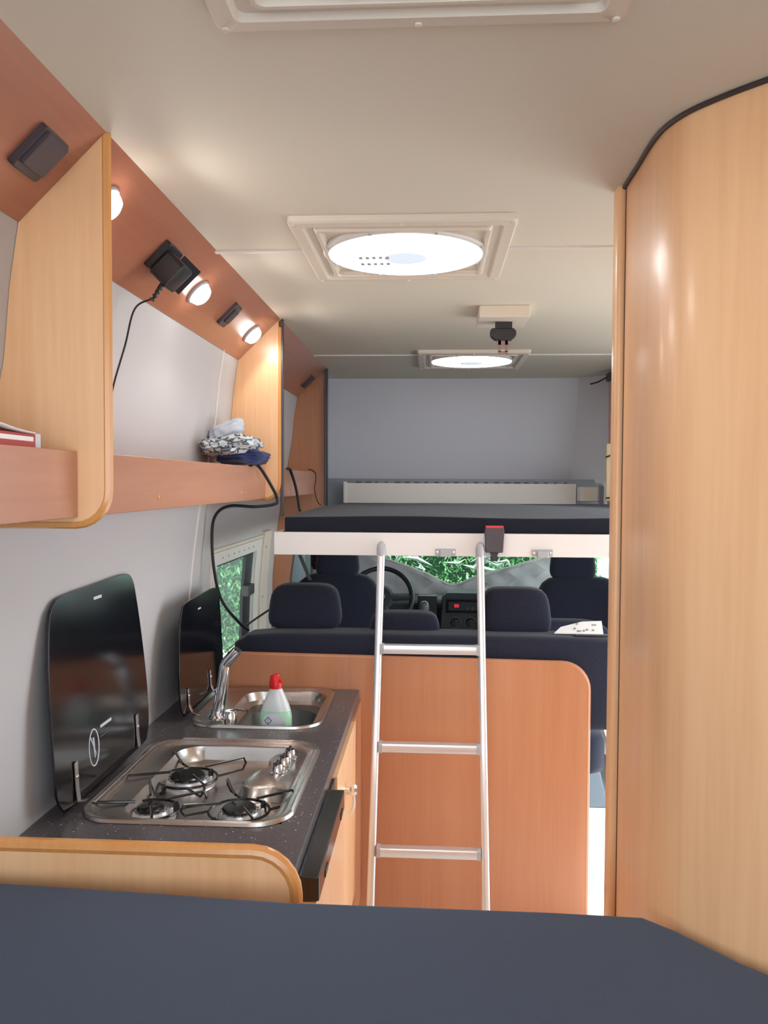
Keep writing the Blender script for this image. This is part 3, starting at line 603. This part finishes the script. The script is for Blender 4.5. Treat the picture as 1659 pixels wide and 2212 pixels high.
for y in (2.47, 2.72):
    bm = NB(); X0 = -.742
    for a, b in (((lx(-.63, X0) + .001, -.63), (lx(-.67, X0) + .002, -.68)), ((lx(-.67, X0) + .002, -.68), (lx(-.70, X0) + .010, -.702)), ((lx(-.70, X0) + .010, -.702), (lx(-.70, X0) + .035, -.708))):
        prism(bm, [a, b, (b[0] + .003, b[1] + .002), (a[0] + .003, a[1] + .002)], 'y', y - .007, y + .007)
    lathe(bm, [(.006, 0), (.005, .004), (.001, .005)], (lx(-.65, X0) + .003, y, -.65), (1, 0, 0), 12); obj('hinge', bm, 'chrome', sk, .001)
b2 = NB(); box(b2, lx(-.41, -.742), lx(-.41, -.742) + .0012, 2.62, 2.65, -.412, -.407); obj('logo_mark', b2, 'decal', lid2)
tp = thing('kitchen_tap', 'chrome folding tap with angled spout beside the sink bowl', 'tap', (-.645, 2.46, WT))
bm = NB(); lathe(bm, [(.026, .004), (.026, .010), (.020, .016), (.018, .03), (.001, .03)], (-.645, 2.46, WT), (0, 0, 1), 24); obj('base', bm, 'chrome', tp)
bm = NB(); tube(bm, [(-.645, 2.46, WT + .012), (-.634, 2.46, WT + .08), (-.622, 2.46, WT + .165), (-.618, 2.46, WT + .178)], [.0175, .0175, .0175, .0155], 20); obj('column', bm, 'chrome', tp)
bm = NB(); tube(bm, [(-.622, 2.46, WT + .165), (-.613, 2.458, WT + .180), (-.583, 2.452, WT + .213), (-.581, 2.4515, WT + .2155)], [.0165, .0165, .0155, .0145], 20); sp = obj('spout', bm, 'chrome', tp)
bm = NB(); d_ = (Vector((-.581, 2.4515, WT + .2155)) - Vector((-.613, 2.458, WT + .180))).normalized(); lathe(bm, [(.0115, 0), (.0115, .002), (.001, .0022)], (-.581, 2.4515, WT + .2155), d_, 16); obj('outlet', bm, 'black', sp)
bm = NB(); lathe(bm, [(.019, 0), (.019, .034), (.015, .04), (.001, .04)], (-.603, 2.45, WT - .008), (0, 0, 1), 24); vb = obj('valve', bm, 'chrome', tp)
bm = NB(); tube(bm, [(-.603, 2.45, WT + .030), (-.575, 2.445, WT + .036), (-.550, 2.44, WT + .034)], [.004, .0045, .005], 8); obj('lever', bm, 'chrome', vb)
# soap bottle standing in the bowl
bt = thing('soap_bottle', 'washing-up liquid bottle with red cap standing in the sink', 'bottle', (-.470, 2.475, WT - .135))
bz = WT - .133; bx, by = -.470, 2.475
def ell(z, rx, ry, p=2.6, n=32, dx=0): return [(bx + dx + rx * math.copysign(abs(cos(t)) ** (2 / p), cos(t)), by + ry * math.copysign(abs(sin(t)) ** (2 / p), sin(t)), bz + z) for t in [2 * pi * k / n for k in range(n)]]
bm = NB(); loft(bm, [ell(0, .044, .024), ell(.004, .048, .027), ell(.06, .049, .028), ell(.145, .0485, .0275), ell(.162, .0455, .0265)], True, True); obj('liquid', bm, 'soap', bt, angle=60)
bm = NB(); loft(bm, [ell(.1625, .0450, .026), ell(.18, .0395, .024), ell(.20, .031, .021), ell(.217, .0235, .018, 2.2), ell(.228, .019, .018, 2), ell(.230, .018, .018, 2)], True, True); obj('body', bm, 'bottle', bt, angle=60)
bm = NB(); loft(bm, [ell(.230, .019, .019, 2), ell(.246, .0195, .0195, 2), ell(.252, .018, .018, 2), ell(.262, .013, .013, 2, dx=-.004), ell(.270, .0135, .012, 2, dx=-.002), ell(.273, .009, .009, 2, dx=.002)], True, True); obj('cap', bm, 'red_pl', bt)
bm = NB(); box(bm, bx + .012, bx + .022, by - .014, by + .0, bz + .248, bz + .258); obj('cap_spout', bm, 'red_pl', bt, .002)
bm = NB(); P0 = cat([(bx - .034, 0, .055), (bx - .034, 0, .140), (bx - .012, 0, .158), (bx + .018, 0, .154), (bx + .034, 0, .130), (bx + .036, 0, .055)], 4)
loft(bm, [[(p.x, by - .0285, bz + p.z) for p in P0], [(p.x, by - .0300, bz + p.z) for p in P0]], True, True); lb = obj('label', bm, 'label', bt)
RY = Matrix(((1, 0, 0), (0, 0, -1), (0, 1, 0)))
bm = NB(); q = [(0, .012), (.0115, 0), (0, -.012), (-.0115, 0)]; q2 = [(a * .78, b * .78) for a, b in q]; cxx, czz = bx - .018, bz + .138
for k in range(4):
    a, b, c, d = q[k], q[(k + 1) % 4], q2[(k + 1) % 4], q2[k]; prism(bm, [(cxx + a[0], czz + a[1]), (cxx + b[0], czz + b[1]), (cxx + c[0], czz + c[1]), (cxx + d[0], czz + d[1])], 'y', by - .0306, by - .0300)
obj('hazard_diamond', bm, 'ink', lb)
text('hazard_mark', '!', .014, 'ink', lb, (cxx, by - .0305, czz), RY)
bm = NB(); box(bm, bx - .024, bx + .030, by - .0303, by - .0300, bz + .110, bz + .112); box(bm, bx - .020, bx + .02, by - .0303, by - .0300, bz + .102, bz + .103); obj('label_print', bm, 'ink_grey', lb)
# fridge under the hob
fr = thing('fridge', 'built-in fridge with black top rail and beech door under the hob', 'fridge', (-.5, 1.79, FLOOR + .08))
bm = NB(); box(bm, -.77, KX, 1.503, 2.075, -1.38, -.765); obj('body', bm, 'black', fr)
bm = NB(); box(bm, KX, -.209, 1.535, 1.985, -.792, -.745); obj('top_rail', bm, 'black_gloss', fr, .003)
bm = NB(); box(bm, KX, -.214, 1.535, 1.985, -1.38, -.794); dd = obj('door', bm, 'beech', fr, .002)
bm = NB(); box(bm, -.209, -.2075, 1.62, 1.66, -.786, -.772); box(bm, -.209, -.2075, 1.90, 1.94, -.786, -.772); obj('grip_slot', bm, 'ink', fr)
bm = NB(); box(bm, KX - .003, KX + .006, 1.99, 2.09, -1.40, -.757); obj('dark_gap', bm, 'rubber', fr)  # dark strip for the gap beside the door, its shade put into the colour

# ------------------------------------------------------------------ bench behind the kitchen
bb = thing('bench_back_panel', 'reddish beech panel closing the back of the bench, with rounded corner', 'panel', (-.1, 2.87, FLOOR))
arc = [(.535 - .09 + .09 * cos(radians(a)), -.618 - .09 + .09 * sin(radians(a))) for a in range(0, 91, 10)]
bm = NB(); prism(bm, [(.535, FLOOR + .001)] + arc + [(-.715, -.604), (-.715, FLOOR + .001)], 'y', 2.859, 2.877); obj('panel', bm, 'beech_red', bb, .0015)
bm = NB(); tube(bm, [(.535, 2.868, FLOOR + .005)] + [(x, 2.868, z) for x, z in arc] + [(-.715, 2.868, -.604)], .0095, 8); obj('edging', bm, 'beech_red', bb, label='narrow moulded edging')
bn = thing('bench', 'black upholstered bench seat with three headrests', 'seat', (-.05, 3.1, -1.0))
bm = NB(); puff(bm, (.005, 2.975, -.70), (.715, .09, .165), 9, 8)
obj('backrest', bm, 'fab', bn, angle=70)
bm = NB(); puff(bm, (-.03, 3.26, -1.0), (.68, .24, .09), 7, 7); obj('seat_cushion', bm, 'fab', bn, angle=70)
bm = NB(); box(bm, -.66, .52, 3.06, 3.46, FLOOR + .002, -1.08); obj('seat_box', bm, 'black', bn, .004)
def headrest(x0, x1, z0, z1, y, par, m='fab', p=5, d=.055):
    b = NB(); puff(b, ((x0 + x1) / 2, y, (z0 + z1) / 2), ((x1 - x0) / 2, d, (z1 - z0) / 2), p, 7)
    zt = z1; cxm = (x0 + x1) / 2
    for v in b.verts:
        f = (v.co.z - z0) / (z1 - z0); v.co.x = cxm + (v.co.x - cxm) * (1.0 - .16 * max(0, f) ** 2)
    h = obj('headrest', b, m, par, angle=70)
    for s in (-.3, .3):
        c = NB(); xx = cxm + s * (x1 - x0) * .5; tube(c, [(xx, y, z0 - .06), (xx, y, z0 + .03)], .006, 8); obj('headrest_rod', c, 'chrome', h)
    return h
headrest(-.605, -.332, -.545, -.375, 3.05, bn); headrest(.170, .432, -.555, -.380, 3.05, bn); headrest(-.232, .030, -.565, -.472, 3.05, bn)
bm = NB(); box(bm, .545, .655, 2.93, 3.10, -.72, -.55)
# papers on the bench top
bm = NB(); P = [(.43, 2.95, -.531), (.600, 2.945, -.531), (.610, 3.03, -.499), (.54, 3.03, -.503), (.46, 3.00, -.518)]
loft(bm, [P, [(x, y, z + .003) for x, y, z in P]], True, True); pk = thing('leaflet', 'white printed leaflet lying on top of the bench at the right', 'paper', (.53, 3.05, -.54)); obj('sheet', bm, 'paper', pk)
bm = NB()
rp = random.Random(4)
for k in range(9):
    x, y = .50 + rp.random() * .09, 2.955 + rp.random() * .06; z = -.5275 + (y - 2.95) * .36; lathe(bm, [(.005, 0), (.004, .0035)], (x, y, z), (0, -.2, 1), 6)
obj('print', bm, 'ink_grey', pk)
bm = NB(); box(bm, .50, .66, 2.925, 2.945, -.536, -.530); tag(obj('black_folder', bm, 'black', None, .002), 'dark flat folder edge lying in front of the leaflet', 'folder')

# ------------------------------------------------------------------ lift bed
BZ1, BZ0 = -.173, -.251
bd = thing('lift_bed', 'white-framed drop-down bed hanging above the bench', 'bed', (.2, 3.8, BZ0))
bm = NB(); box(bm, -.546, 1.06, 2.836, 2.852, BZ0, BZ1); box(bm, -.546, -.526, 2.852, 4.72, BZ0, BZ1); box(bm, 1.04, 1.06, 2.852, 4.72, BZ0, BZ1); box(bm, -.526, 1.04, 4.70, 4.72, BZ0, BZ1)
obj('frame', bm, 'white_paint', bd, .002)
box(bm := NB(), -.526, 1.04, 2.852, 4.70, -.235, -.225); obj('base_board', bm, 'white', bd)
for x0, x1 in ((.009, .079), (.336, .406)):
    bm = NB(); box(bm, x0, x1, 2.831, 2.836, -.249, -.225); br = obj('ladder_bracket', bm, 'grey_pl', bd, .003)
    bm = NB(); box(bm, x0 + .016, x1 - .016, 2.822, 2.832, -.253, -.229); obj('hook_channel', bm, 'grey_pl', br, .003)
    for x in (x0 + .007, x1 - .007): bm = NB(); lathe(bm, [(.005, 0), (.005, .002), (.001, .003)], (x, 2.831, -.237), (0, -1, 0), 10); obj('screw', bm, 'alu', br)
mt = thing('bed_mattress', 'thin black mattress on the drop-down bed', 'mattress', (.2, 3.8, -.172))
bm = NB(); n = 24; 
def mtop(x, y): return -.119 + .016 * sin(min(1, max(0, (y - 2.86) / 1.8)) * pi) * (1 - ((x - .25) / .8) ** 2) + .003 * sin(7 * x + 3 * y)
V = [[bm.verts.new((x, y, mtop(x, y))) for x in [-.514 + 1.55 * i / n for i in range(n + 1)]] for y in [2.862 + 1.83 * j / n for j in range(n + 1)]]
B = [[bm.verts.new((v.co.x, v.co.y, -.224)) for v in r] for r in V]
for j in range(n):
    for i in range(n): bm.faces.new((V[j][i], V[j][i + 1], V[j + 1][i + 1], V[j + 1][i])); bm.faces.new((B[j][i], B[j + 1][i], B[j + 1][i + 1], B[j][i + 1]))
for i in range(n):
    bm.faces.new((B[0][i], B[0][i + 1], V[0][i + 1], V[0][i])); bm.faces.new((V[n][i], V[n][i + 1], B[n][i + 1], B[n][i]))
    bm.faces.new((B[i + 1][0], B[i][0], V[i][0], V[i + 1][0])); bm.faces.new((B[i][n], B[i + 1][n], V[i + 1][n], V[i][n]))
obj('cushion', bm, 'fab_bed', mt, .006, 2)
bk_ = thing('belt_buckle', 'dark seat-belt buckle with red button hooked over the bed frame', 'buckle', (.207, 2.83, -.24))
bm = NB(); P = [(.178, -.235), (.236, -.235), (.240, -.16), (.236, -.148), (.178, -.148), (.174, -.16)]; prism(bm, P, 'y', 2.805, 2.832); obj('body', bm, 'brown_pl', bk_, .003)
bm = NB(); box(bm, .177, .237, 2.804, 2.83, -.152, -.145); obj('button', bm, 'red_pl', bk_, .001)
bm = NB(); prism(bm, [(.193, -.236), (.221, -.236), (.215, -.250), (.215, -.264), (.199, -.264), (.199, -.250)], 'y', 2.81, 2.828); tube(bm, [(.195, 2.819, -.256), (.219, 2.819, -.256)], .008, 8); obj('stalk', bm, 'black', bk_)

# long white blind box and side bits behind the bed
bl = thing('blind_box', 'long white slatted board standing behind the bed', 'board', (.15, 4.74, -.13))
bm = NB(); box(bm, -.50, .80, 4.728, 4.75, -.12, -.005); obj('board', bm, 'white', bl, .003)
rp = random.Random(2)
for k in range(22):
    x = -.44 + k * .056; bm = NB(); box(bm, x, x + .012 + .022 * rp.random(), 4.725, 4.745, -.004, .003); obj('notch', bm, 'trim_dark', bl)
bm = NB(); box(bm, -.51, -.49, 4.722, 4.752, -.12, .002); obj('end_cap', bm, 'white', bl, .003)
bm = NB(); box(bm, -.85, 1.11, 4.80, 4.84, -.2, .02); tag(obj('ledge_strip', bm, 'grey_strip'), 'grey strip running along behind the white board', 'strip')
bm = NB(); box(bm, .795, .90, 4.56, 4.66, -.100, -.022); tag(obj('small_box', bm, 'cream', None, .004), 'small cream box at the right end behind the mattress', 'box')
bm = NB()
for k in range(6): tube(bm, [(.885, 4.44, -.115 + .018 * k), (.885, 4.48, -.109 + .018 * k)], .013, 8)
tag(obj('corrugated_hose', bm, 'grey_strip'), 'short pale ribbed hose end at the right beside the bed', 'hose')
# right overhead cabinet beyond the partition
oc = thing('side_cabinet', 'beech cabinet edge on the far right beyond the partition', 'cabinet', (1.0, 4.3, -.1))
bm = NB(); box(bm, .898, 1.115, 4.28, 4.36, -.11, .52); obj('carcass', bm, 'beech_red', oc, .002)
bm = NB(); box(bm, .872, .900, 4.262, 4.28, -.09, .20); bt_ = obj('batten', bm, 'light_wood', oc, .002, label='pale pine batten')
bm = NB(); tube(bm, [(.866, 4.256, .130), (.89, 4.25, .14), (.93, 4.256, .15)], .004, 6); tube(bm, [(.869, 4.256, -.075), (.915, 4.25, -.07)], .004, 6); obj('elastic_cord', bm, 'cable', bt_)
hl = thing('cabinet_hinge', 'black hinge bracket at the ceiling on the far right', 'hinge', (.90, 4.35, .56))
bm = NB(); box(bm, .89, .93, 4.30, 4.40, .525, .565); tube(bm, [(.90, 4.35, .55), (.86, 4.45, .53), (.83, 4.5, .525)], .005, 6); obj('bracket', bm, 'black', hl, .003)

# belt reel box on the ceiling
rb = thing('belt_reel_box', 'cream ceiling box with hanging black belt and tongue', 'belt', (.23, 2.85, CEIL))
bm = NB(); box(bm, .147, .312, 2.76, 2.95, .541, CEIL); obj('box', bm, 'cream', rb, .003)
bm = NB(); box(bm, .205, .262, 2.84, 2.848, .50, .545); obj('webbing', bm, 'black', rb)
bm = NB(); prism(bm, [(.188, .508), (.192, .518), (.268, .518), (.275, .508), (.275, .492), (.258, .478), (.204, .478), (.188, .492)], 'y', 2.828, 2.86); obj('tongue_holder', bm, 'black', rb, .005)
bm = NB()
for a in ((.216, .225, .440, .480), (.239, .248, .440, .480), (.216, .248, .433, .443), (.212, .252, .464, .480)): box(bm, a[0], a[1], 2.842, 2.846, a[2], a[3])
obj('tongue', bm, skin('bronze_tongue', lin(150, 118, 108), .35, 100, .02, metal=.6), rb, label='bronze-grey metal tongue')

# ladder
ld = thing('ladder', 'aluminium ladder hooked on the drop-down bed frame', 'ladder', (-.01, 2.6, FLOOR))
top_z, bot_z = -.238, FLOOR + .004
def ly(z): return 2.815 + (z - top_z) * .235
for x in (-.174, .160):
    bm = NB(); k = -.004 if x < 0 else .004
    P = [(x + k * 3 * (top_z - z), ly(z), z) for z in (top_z, -.6, -1.0, bot_z)]
    loft(bm, [[(p[0] + a, p[1] + b, p[2]) for a, b in rrect(-.0125, .0125, -.012, .012, .008, 3)] for p in P], True, True); obj('rail', bm, 'alu', ld, angle=50)
    bm = NB(); tube(bm, [(x, ly(top_z) - .0, top_z - .012), (x, ly(top_z), top_z + .012), (x, ly(top_z) + .004, top_z + .024), (x, ly(top_z) + .016, top_z + .030)], [.0155, .0155, .0135, .008], 14); obj('hook_cap', bm, 'grey_pl', ld, label='light grey plastic hook cap')
for z in (-.551, -.856, -1.166, -1.43):
    y = ly(z) - .004; bm = NB(); prism(bm, rrect(y - .018, y + .018, z - .0148, z + .0148, .006, 3), 'x', -.163, .150); obj('rung', bm, 'alu', ld)
    for x0, x1 in ((-.170, -.158), (.145, .157)): bm = NB(); prism(bm, rrect(y - .020, y + .020, z - .0165, z + .0165, .006, 3), 'x', x0, x1); obj('rung_end', bm, 'grey_pl', ld)

# ------------------------------------------------------------------ rear bed mattress in the foreground
P = [(-.815, 1.396), (-.60, 1.385), (-.244, 1.361), (.20, 1.358), (.345, 1.352), (.39, 1.312), (.46, 1.228), (.56, 1.14), (.72, 1.065), (.9, 1.02), (1.1, 1.0), (1.1, -.9), (-.815, -.9)]
rm = thing('rear_mattress', 'large dark charcoal mattress filling the foreground', 'mattress', (0, .4, -.80))
bm = NB(); prism(bm, P, 'z', -.80, -.70); o = obj('cushion', bm, 'fab_mat', rm, .014, 4)
rbse = box(NB(), -.81, 1.1, -.9, 1.34, -.83, -.801); tag(obj('bed_board', rbse, 'beech'), 'beech board under the foreground mattress', 'board')
bm = NB(); box(bm, -.78, .33, 1.25, 1.30, FLOOR + .001, -.832); box(bm, .30, .34, -.8, 1.25, FLOOR + .001, -.832); tag(obj('bed_chest', bm, 'beech'), 'beech chest carrying the foreground bed', 'chest')

# ------------------------------------------------------------------ cab
cf = struct('trim_5', box(NB(), -.9, 1.16, 4.72, 6.2, -1.45, -1.40), 'dash', label='dark cab floor')
bm = NB(); box(bm, -.86, -.84, 4.72, 6.0, -1.45, .0); struct('trim_6', bm, 'dash', label='dark left cab door lining')
def side_open(): 
    bm = NB(); box(bm, 1.13, 1.16, 4.15, 6.0, -1.45, -.68); box(bm, 1.13, 1.16, 4.15, 4.3, -.68, -.1); return bm
struct('door_1', side_open(), 'dash', label='right cab door, grey lining below its window')
bm = NB(); box(bm, 1.142, 1.147, 4.3, 5.95, -.68, -.1); struct('window_3', bm, 'glass', label='right cab door window')
bm = NB(); box(bm, -.86, 1.16, 4.95, 5.62, -.045, -.03); struct('trim_7', bm, 'dash', label='dark cab roof lining')
def cabseat(cx, y, label, h0, h1, sw=.25, hw=.12, hc=None):
    hc = cx if hc is None else hc
    t = thing('cab_seat', label, 'seat', (cx, y, FLOOR + .1), 'front cab seats')
    b = NB(); puff(b, (cx, y, -.80), (sw, .075, .31), 5, 8)
    for v in b.verts:
        f = (v.co.z + 1.1) / .6; v.co.x = cx + (v.co.x - cx) * (1 - .12 * max(0, f) ** 3)
    obj('backrest', b, 'fab', t, angle=70); b = NB(); puff(b, (cx, y + .30, -1.10), (sw, .27, .08), 5, 7); obj('seat_cushion', b, 'fab', t, angle=70)
    headrest(hc - hw, hc + hw, h0, h1, y, t, p=4, d=.05)
    b = NB(); box(b, cx - .2, cx + .2, y + .05, y + .5, -1.399, -1.16); obj('seat_pedestal', b, 'black', t, .01); return t
cabseat(.775, 4.42, 'black right-hand cab seat beside the bright door window', -.515, -.33, hc=.735)
cabseat(-.51, 4.45, 'black left-hand cab seat in front of the steering wheel', -.515, -.33)
bm = NB(); puff(bm, (.62, 3.98, -.76), (.22, .08, .115), 3.5, 7); ar = tag(obj('bolster_cushion', bm, 'fab', None, angle=70), 'rounded black bolster between the bench and right-hand cab seat', 'cushion')
ds = thing('dashboard', 'black dashboard with radio and round heater knobs', 'dashboard', (.15, 5.4, -1.0))
bm = NB(); prism(bm, [(5.22, -1.4), (5.20, -.90), (5.16, -.77), (5.20, -.735), (5.32, -.715), (5.75, -.80), (5.8, -1.4)], 'x', -.84, 1.12); obj('fascia', bm, 'dash', ds, .015, 3)
bm = NB(); P = [(.045, -1.30), (.045, -.93), (.062, -.70), (.09, -.675), (.33, -.675), (.35, -.70), (.36, -.93), (.36, -1.30)]
prism(bm, P, 'y', 5.085, 5.24); co = obj('centre_console', bm, 'dash', ds, .008)
bm = NB(); box(bm, .085, .345, 5.075, 5.10, -.795, -.712); ra = obj('radio', bm, 'black_gloss', ds, .003)
bm = NB(); box(bm, .098, .33, 5.070, 5.076, -.782, -.726); obj('radio_face', bm, 'black', ra, .002)
text('radio_digits', '88', .030, 'red_led', ra, (.148, 5.0695, -.752), RY)
for x in (.215, .245, .275): bm = NB(); lathe(bm, [(.006, 0), (.006, .004), (.001, .004)], (x, 5.069, -.765), (0, -1, 0), 8); obj('radio_button', bm, 'decal_dim', ra)
for x in (.142, .235, .322):
    bm = NB(); lathe(bm, [(.036, 0), (.036, .003), (.031, .004), (.031, 0)], (x, 5.085, -.856), (0, -1, 0), 24); dl = obj('dial_ring', bm, 'decal_dim', ds)
    bm = NB(); lathe(bm, [(.028, 0), (.026, .02), (.001, .022)], (x, 5.085, -.856), (0, -1, 0), 24); box(bm, x - .005, x + .005, 5.055, 5.065, -.878, -.834); obj('dial', bm, 'black', dl)
bm = NB(); box(bm, -.09, .03, 5.12, 5.2, -.86, -.70); obj('vent_panel', bm, 'black', ds, .006)
gl = thing('gear_lever', 'dark gear lever with shiny grey knob beside the radio', 'lever', (-.045, 5.05, -.86))
bm = NB(); tube(bm, [(-.03, 5.11, -.86), (-.04, 5.03, -.80), (-.045, 5.0, -.78)], [.02, .012, .010], 10); obj('shaft', bm, 'black', gl)
bm = NB(); puff(bm, (-.047, 4.99, -.755), (.030, .030, .044), 2.3, 5); obj('knob', bm, skin('grey_knob', lin(110, 112, 118), .2, 50, .01), gl)
swt = thing('steering_wheel', 'black steering wheel behind the left ladder rail', 'steering wheel', (-.30, 4.92, -.68))
ax = Vector((0, -.9, .43)).normalized(); u = Vector((1, 0, 0)); v_ = ax.cross(u); cc = Vector((-.305, 4.92, -.685)); Rw = .185
bm = NB(); tube(bm, [cc + Rw * (cos(2 * pi * k / 40) * u + sin(2 * pi * k / 40) * v_) for k in range(40)], .0155, 10, closed=True); obj('rim', bm, 'black', swt)
bm = NB(); lathe(bm, [(.075, -.03), (.078, 0), (.06, .02), (.001, .026)], cc, ax, 28); hb = obj('hub', bm, 'dash', swt)
for a in (0, 180, 250, 290):
    bm = NB(); d = cos(radians(a)) * u - abs(sin(radians(a))) * v_ * (1 if True else 0)
    d = (cos(radians(a)) * u + sin(radians(a)) * v_ * (1 if v_.z > 0 else -1)).normalized(); tube(bm, [cc + d * .05, cc + d * .18], [.022, .014], 8); obj('spoke', bm, 'dash', swt)
bm = NB(); e = [cc + ax * .027 + .026 * cos(2 * pi * k / 20) * u + .017 * sin(2 * pi * k / 20) * v_ for k in range(20)]; tube(bm, e, .002, 5, closed=True); tube(bm, [cc + ax * .027 - u * .02, cc + ax * .028, cc + ax * .027 + u * .02], .002, 5); obj('emblem', bm, 'grey_pl', hb)
# windscreen and folded-down quilted mat
bm = NB(); loft(bm, [[(-.84, 5.95, -.84), (1.12, 5.95, -.84), (1.12, 5.60, -.03), (-.84, 5.60, -.03)], [(-.84, 5.956, -.84), (1.12, 5.956, -.84), (1.12, 5.606, -.03), (-.84, 5.606, -.03)]], True, True)
ws = struct('window_2', bm, 'windscreen', label='windscreen with green hedge behind')
bm = NB(); rp = random.Random(11)  # added white strands, their colour stands in for glints at the windscreen
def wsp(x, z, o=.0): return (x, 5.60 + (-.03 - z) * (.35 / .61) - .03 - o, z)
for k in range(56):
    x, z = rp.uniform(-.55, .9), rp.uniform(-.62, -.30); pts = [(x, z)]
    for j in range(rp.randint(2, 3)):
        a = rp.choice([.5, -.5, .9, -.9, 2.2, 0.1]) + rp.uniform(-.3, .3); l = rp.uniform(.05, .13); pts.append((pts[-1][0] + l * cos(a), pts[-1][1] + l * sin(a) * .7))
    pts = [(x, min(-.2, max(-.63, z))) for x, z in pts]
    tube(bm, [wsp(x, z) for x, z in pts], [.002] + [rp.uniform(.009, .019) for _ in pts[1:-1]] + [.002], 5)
o = obj('glint_streaks', bm, 'paper'); o['kind'] = 'stuff'; tag(o, 'crooked white strands imitating glints across the windscreen', 'glint', kind='stuff')
up = [(-.80, -.30), (-.62, -.37), (-.47, -.45), (-.30, -.505), (-.15, -.555), (-.02, -.605), (.08, -.655), (.13, -.668), (.19, -.655), (.30, -.605), (.50, -.55), (.68, -.495), (.80, -.45), (1.0, -.40)]
bm = NB(); nn = 60; rows = 8; G = []
def upz(x):
    for (a, za), (b, zb) in zip(up, up[1:]):
        if a <= x <= b: return za + (zb - za) * (x - a) / (b - a)
    return -.4
for j in range(rows + 1):
    r = []
    for i in range(nn + 1):
        x = -.80 + 1.8 * i / nn; zt = upz(x) ; zb = -.745; z = zt + (zb - zt) * j / rows
        q_ = abs(sin(x * 16 + z * 22)) * abs(sin(x * 16 - z * 22)); r.append(bm.verts.new((x, 5.42 + .25 * (zt + .70) * .3 - .02 * q_ - .03 * j / rows, z)))
    G.append(r)
for j in range(rows):
    for i in range(nn): bm.faces.new((G[j][i], G[j][i + 1], G[j + 1][i + 1], G[j + 1][i]))
mtq = thing('windscreen_mat', 'grey quilted insulating mat sagging below the windscreen', 'mat', (.1, 5.42, -.69))
o = obj('quilt', bm, 'mat_grey', mtq, angle=60); s = o.modifiers.new('s', 'SOLIDIFY'); s.thickness = .008
bm = NB(); tube(bm, cat([(x, 5.41 + .25 * (z + .70) * .3, z + .002) for x, z in up], 3), .009, 6); obj('piping', bm, 'white', mtq, label='pale piped hem')
bm = NB()
for k in range(9):
    x = -.6 + k * .18; z = upz(x) - .015; z2 = max(-.69, z - .09); x2 = x + .07
    tube(bm, [(x, 5.405, z), (x2, 5.39, (z + z2) / 2), (x + .01, 5.385, z2)], .0025, 5)
obj('stitching', bm, 'white', mtq)
# jacket and belt at the left pillar
cloth_lump('hanging_jacket', (-.60, 4.62, -.34), (.075, .05, .16), (0, 0, 0), 'purple', 'dark purple garment hanging behind the left cab seat', 'garment', 12, .12)
bm = NB(); prism(bm, [(-.735, -.33), (-.715, -.33), (-.635, -.52), (-.655, -.52)], 'y', 4.36, 4.364); tag(obj('seat_belt', bm, 'trim_dark'), 'grey seat belt strap beside the left pillar panel', 'belt')
# lower right gap: seat foot, step, sill
sf = thing('swivel_mount', 'grey seat frame and plastic covers seen through the doorway gap', 'frame', (.85, 3.95, FLOOR))
bm = NB(); prism(bm, [(.70, -.95), (.90, -.95), (.90, -.80), (.74, -.80), (.70, -.84)], 'y', 3.86, 3.90); obj('bracket', bm, 'brown_pl', sf, .01)
bm = NB(); lathe(bm, [(.028, 0), (.028, .006), (.018, .003), (.001, .003)], (.81, 3.86, -.885), (0, -1, 0), 16); obj('bolt_recess', bm, 'chrome', sf)
bm = NB(); prism(bm, [(.70, -1.16), (.95, -.98), (1.0, -1.10), (1.0, -1.30), (.70, -1.30)], 'y', 4.0, 4.06); obj('side_cover', bm, 'grey_pl', sf, .01)
bm = NB(); prism(bm, [(.66, -1.25), (.76, -1.25), (.82, -1.50), (.77, -1.50 + .0), (.66, -1.50)], 'y', 3.85, 3.93); obj('leg', bm, skin('slate_plastic', lin(104, 116, 126), .4, 100, .05), sf, .008)
bm = NB(); prism(bm, [(.78, -1.07), (.90, -1.07), (.90, -1.30), (.86, -1.30)], 'y', 3.97, 3.99); obj('white_bracket', bm, 'white', sf, .003)
bm = NB(); lathe(bm, [(.026, 0), (.024, .03), (.001, .032)], (.742, 3.93, -1.235), (0, -1, 0), 16); obj('release_knob', bm, 'orange', sf, label='orange release knob')
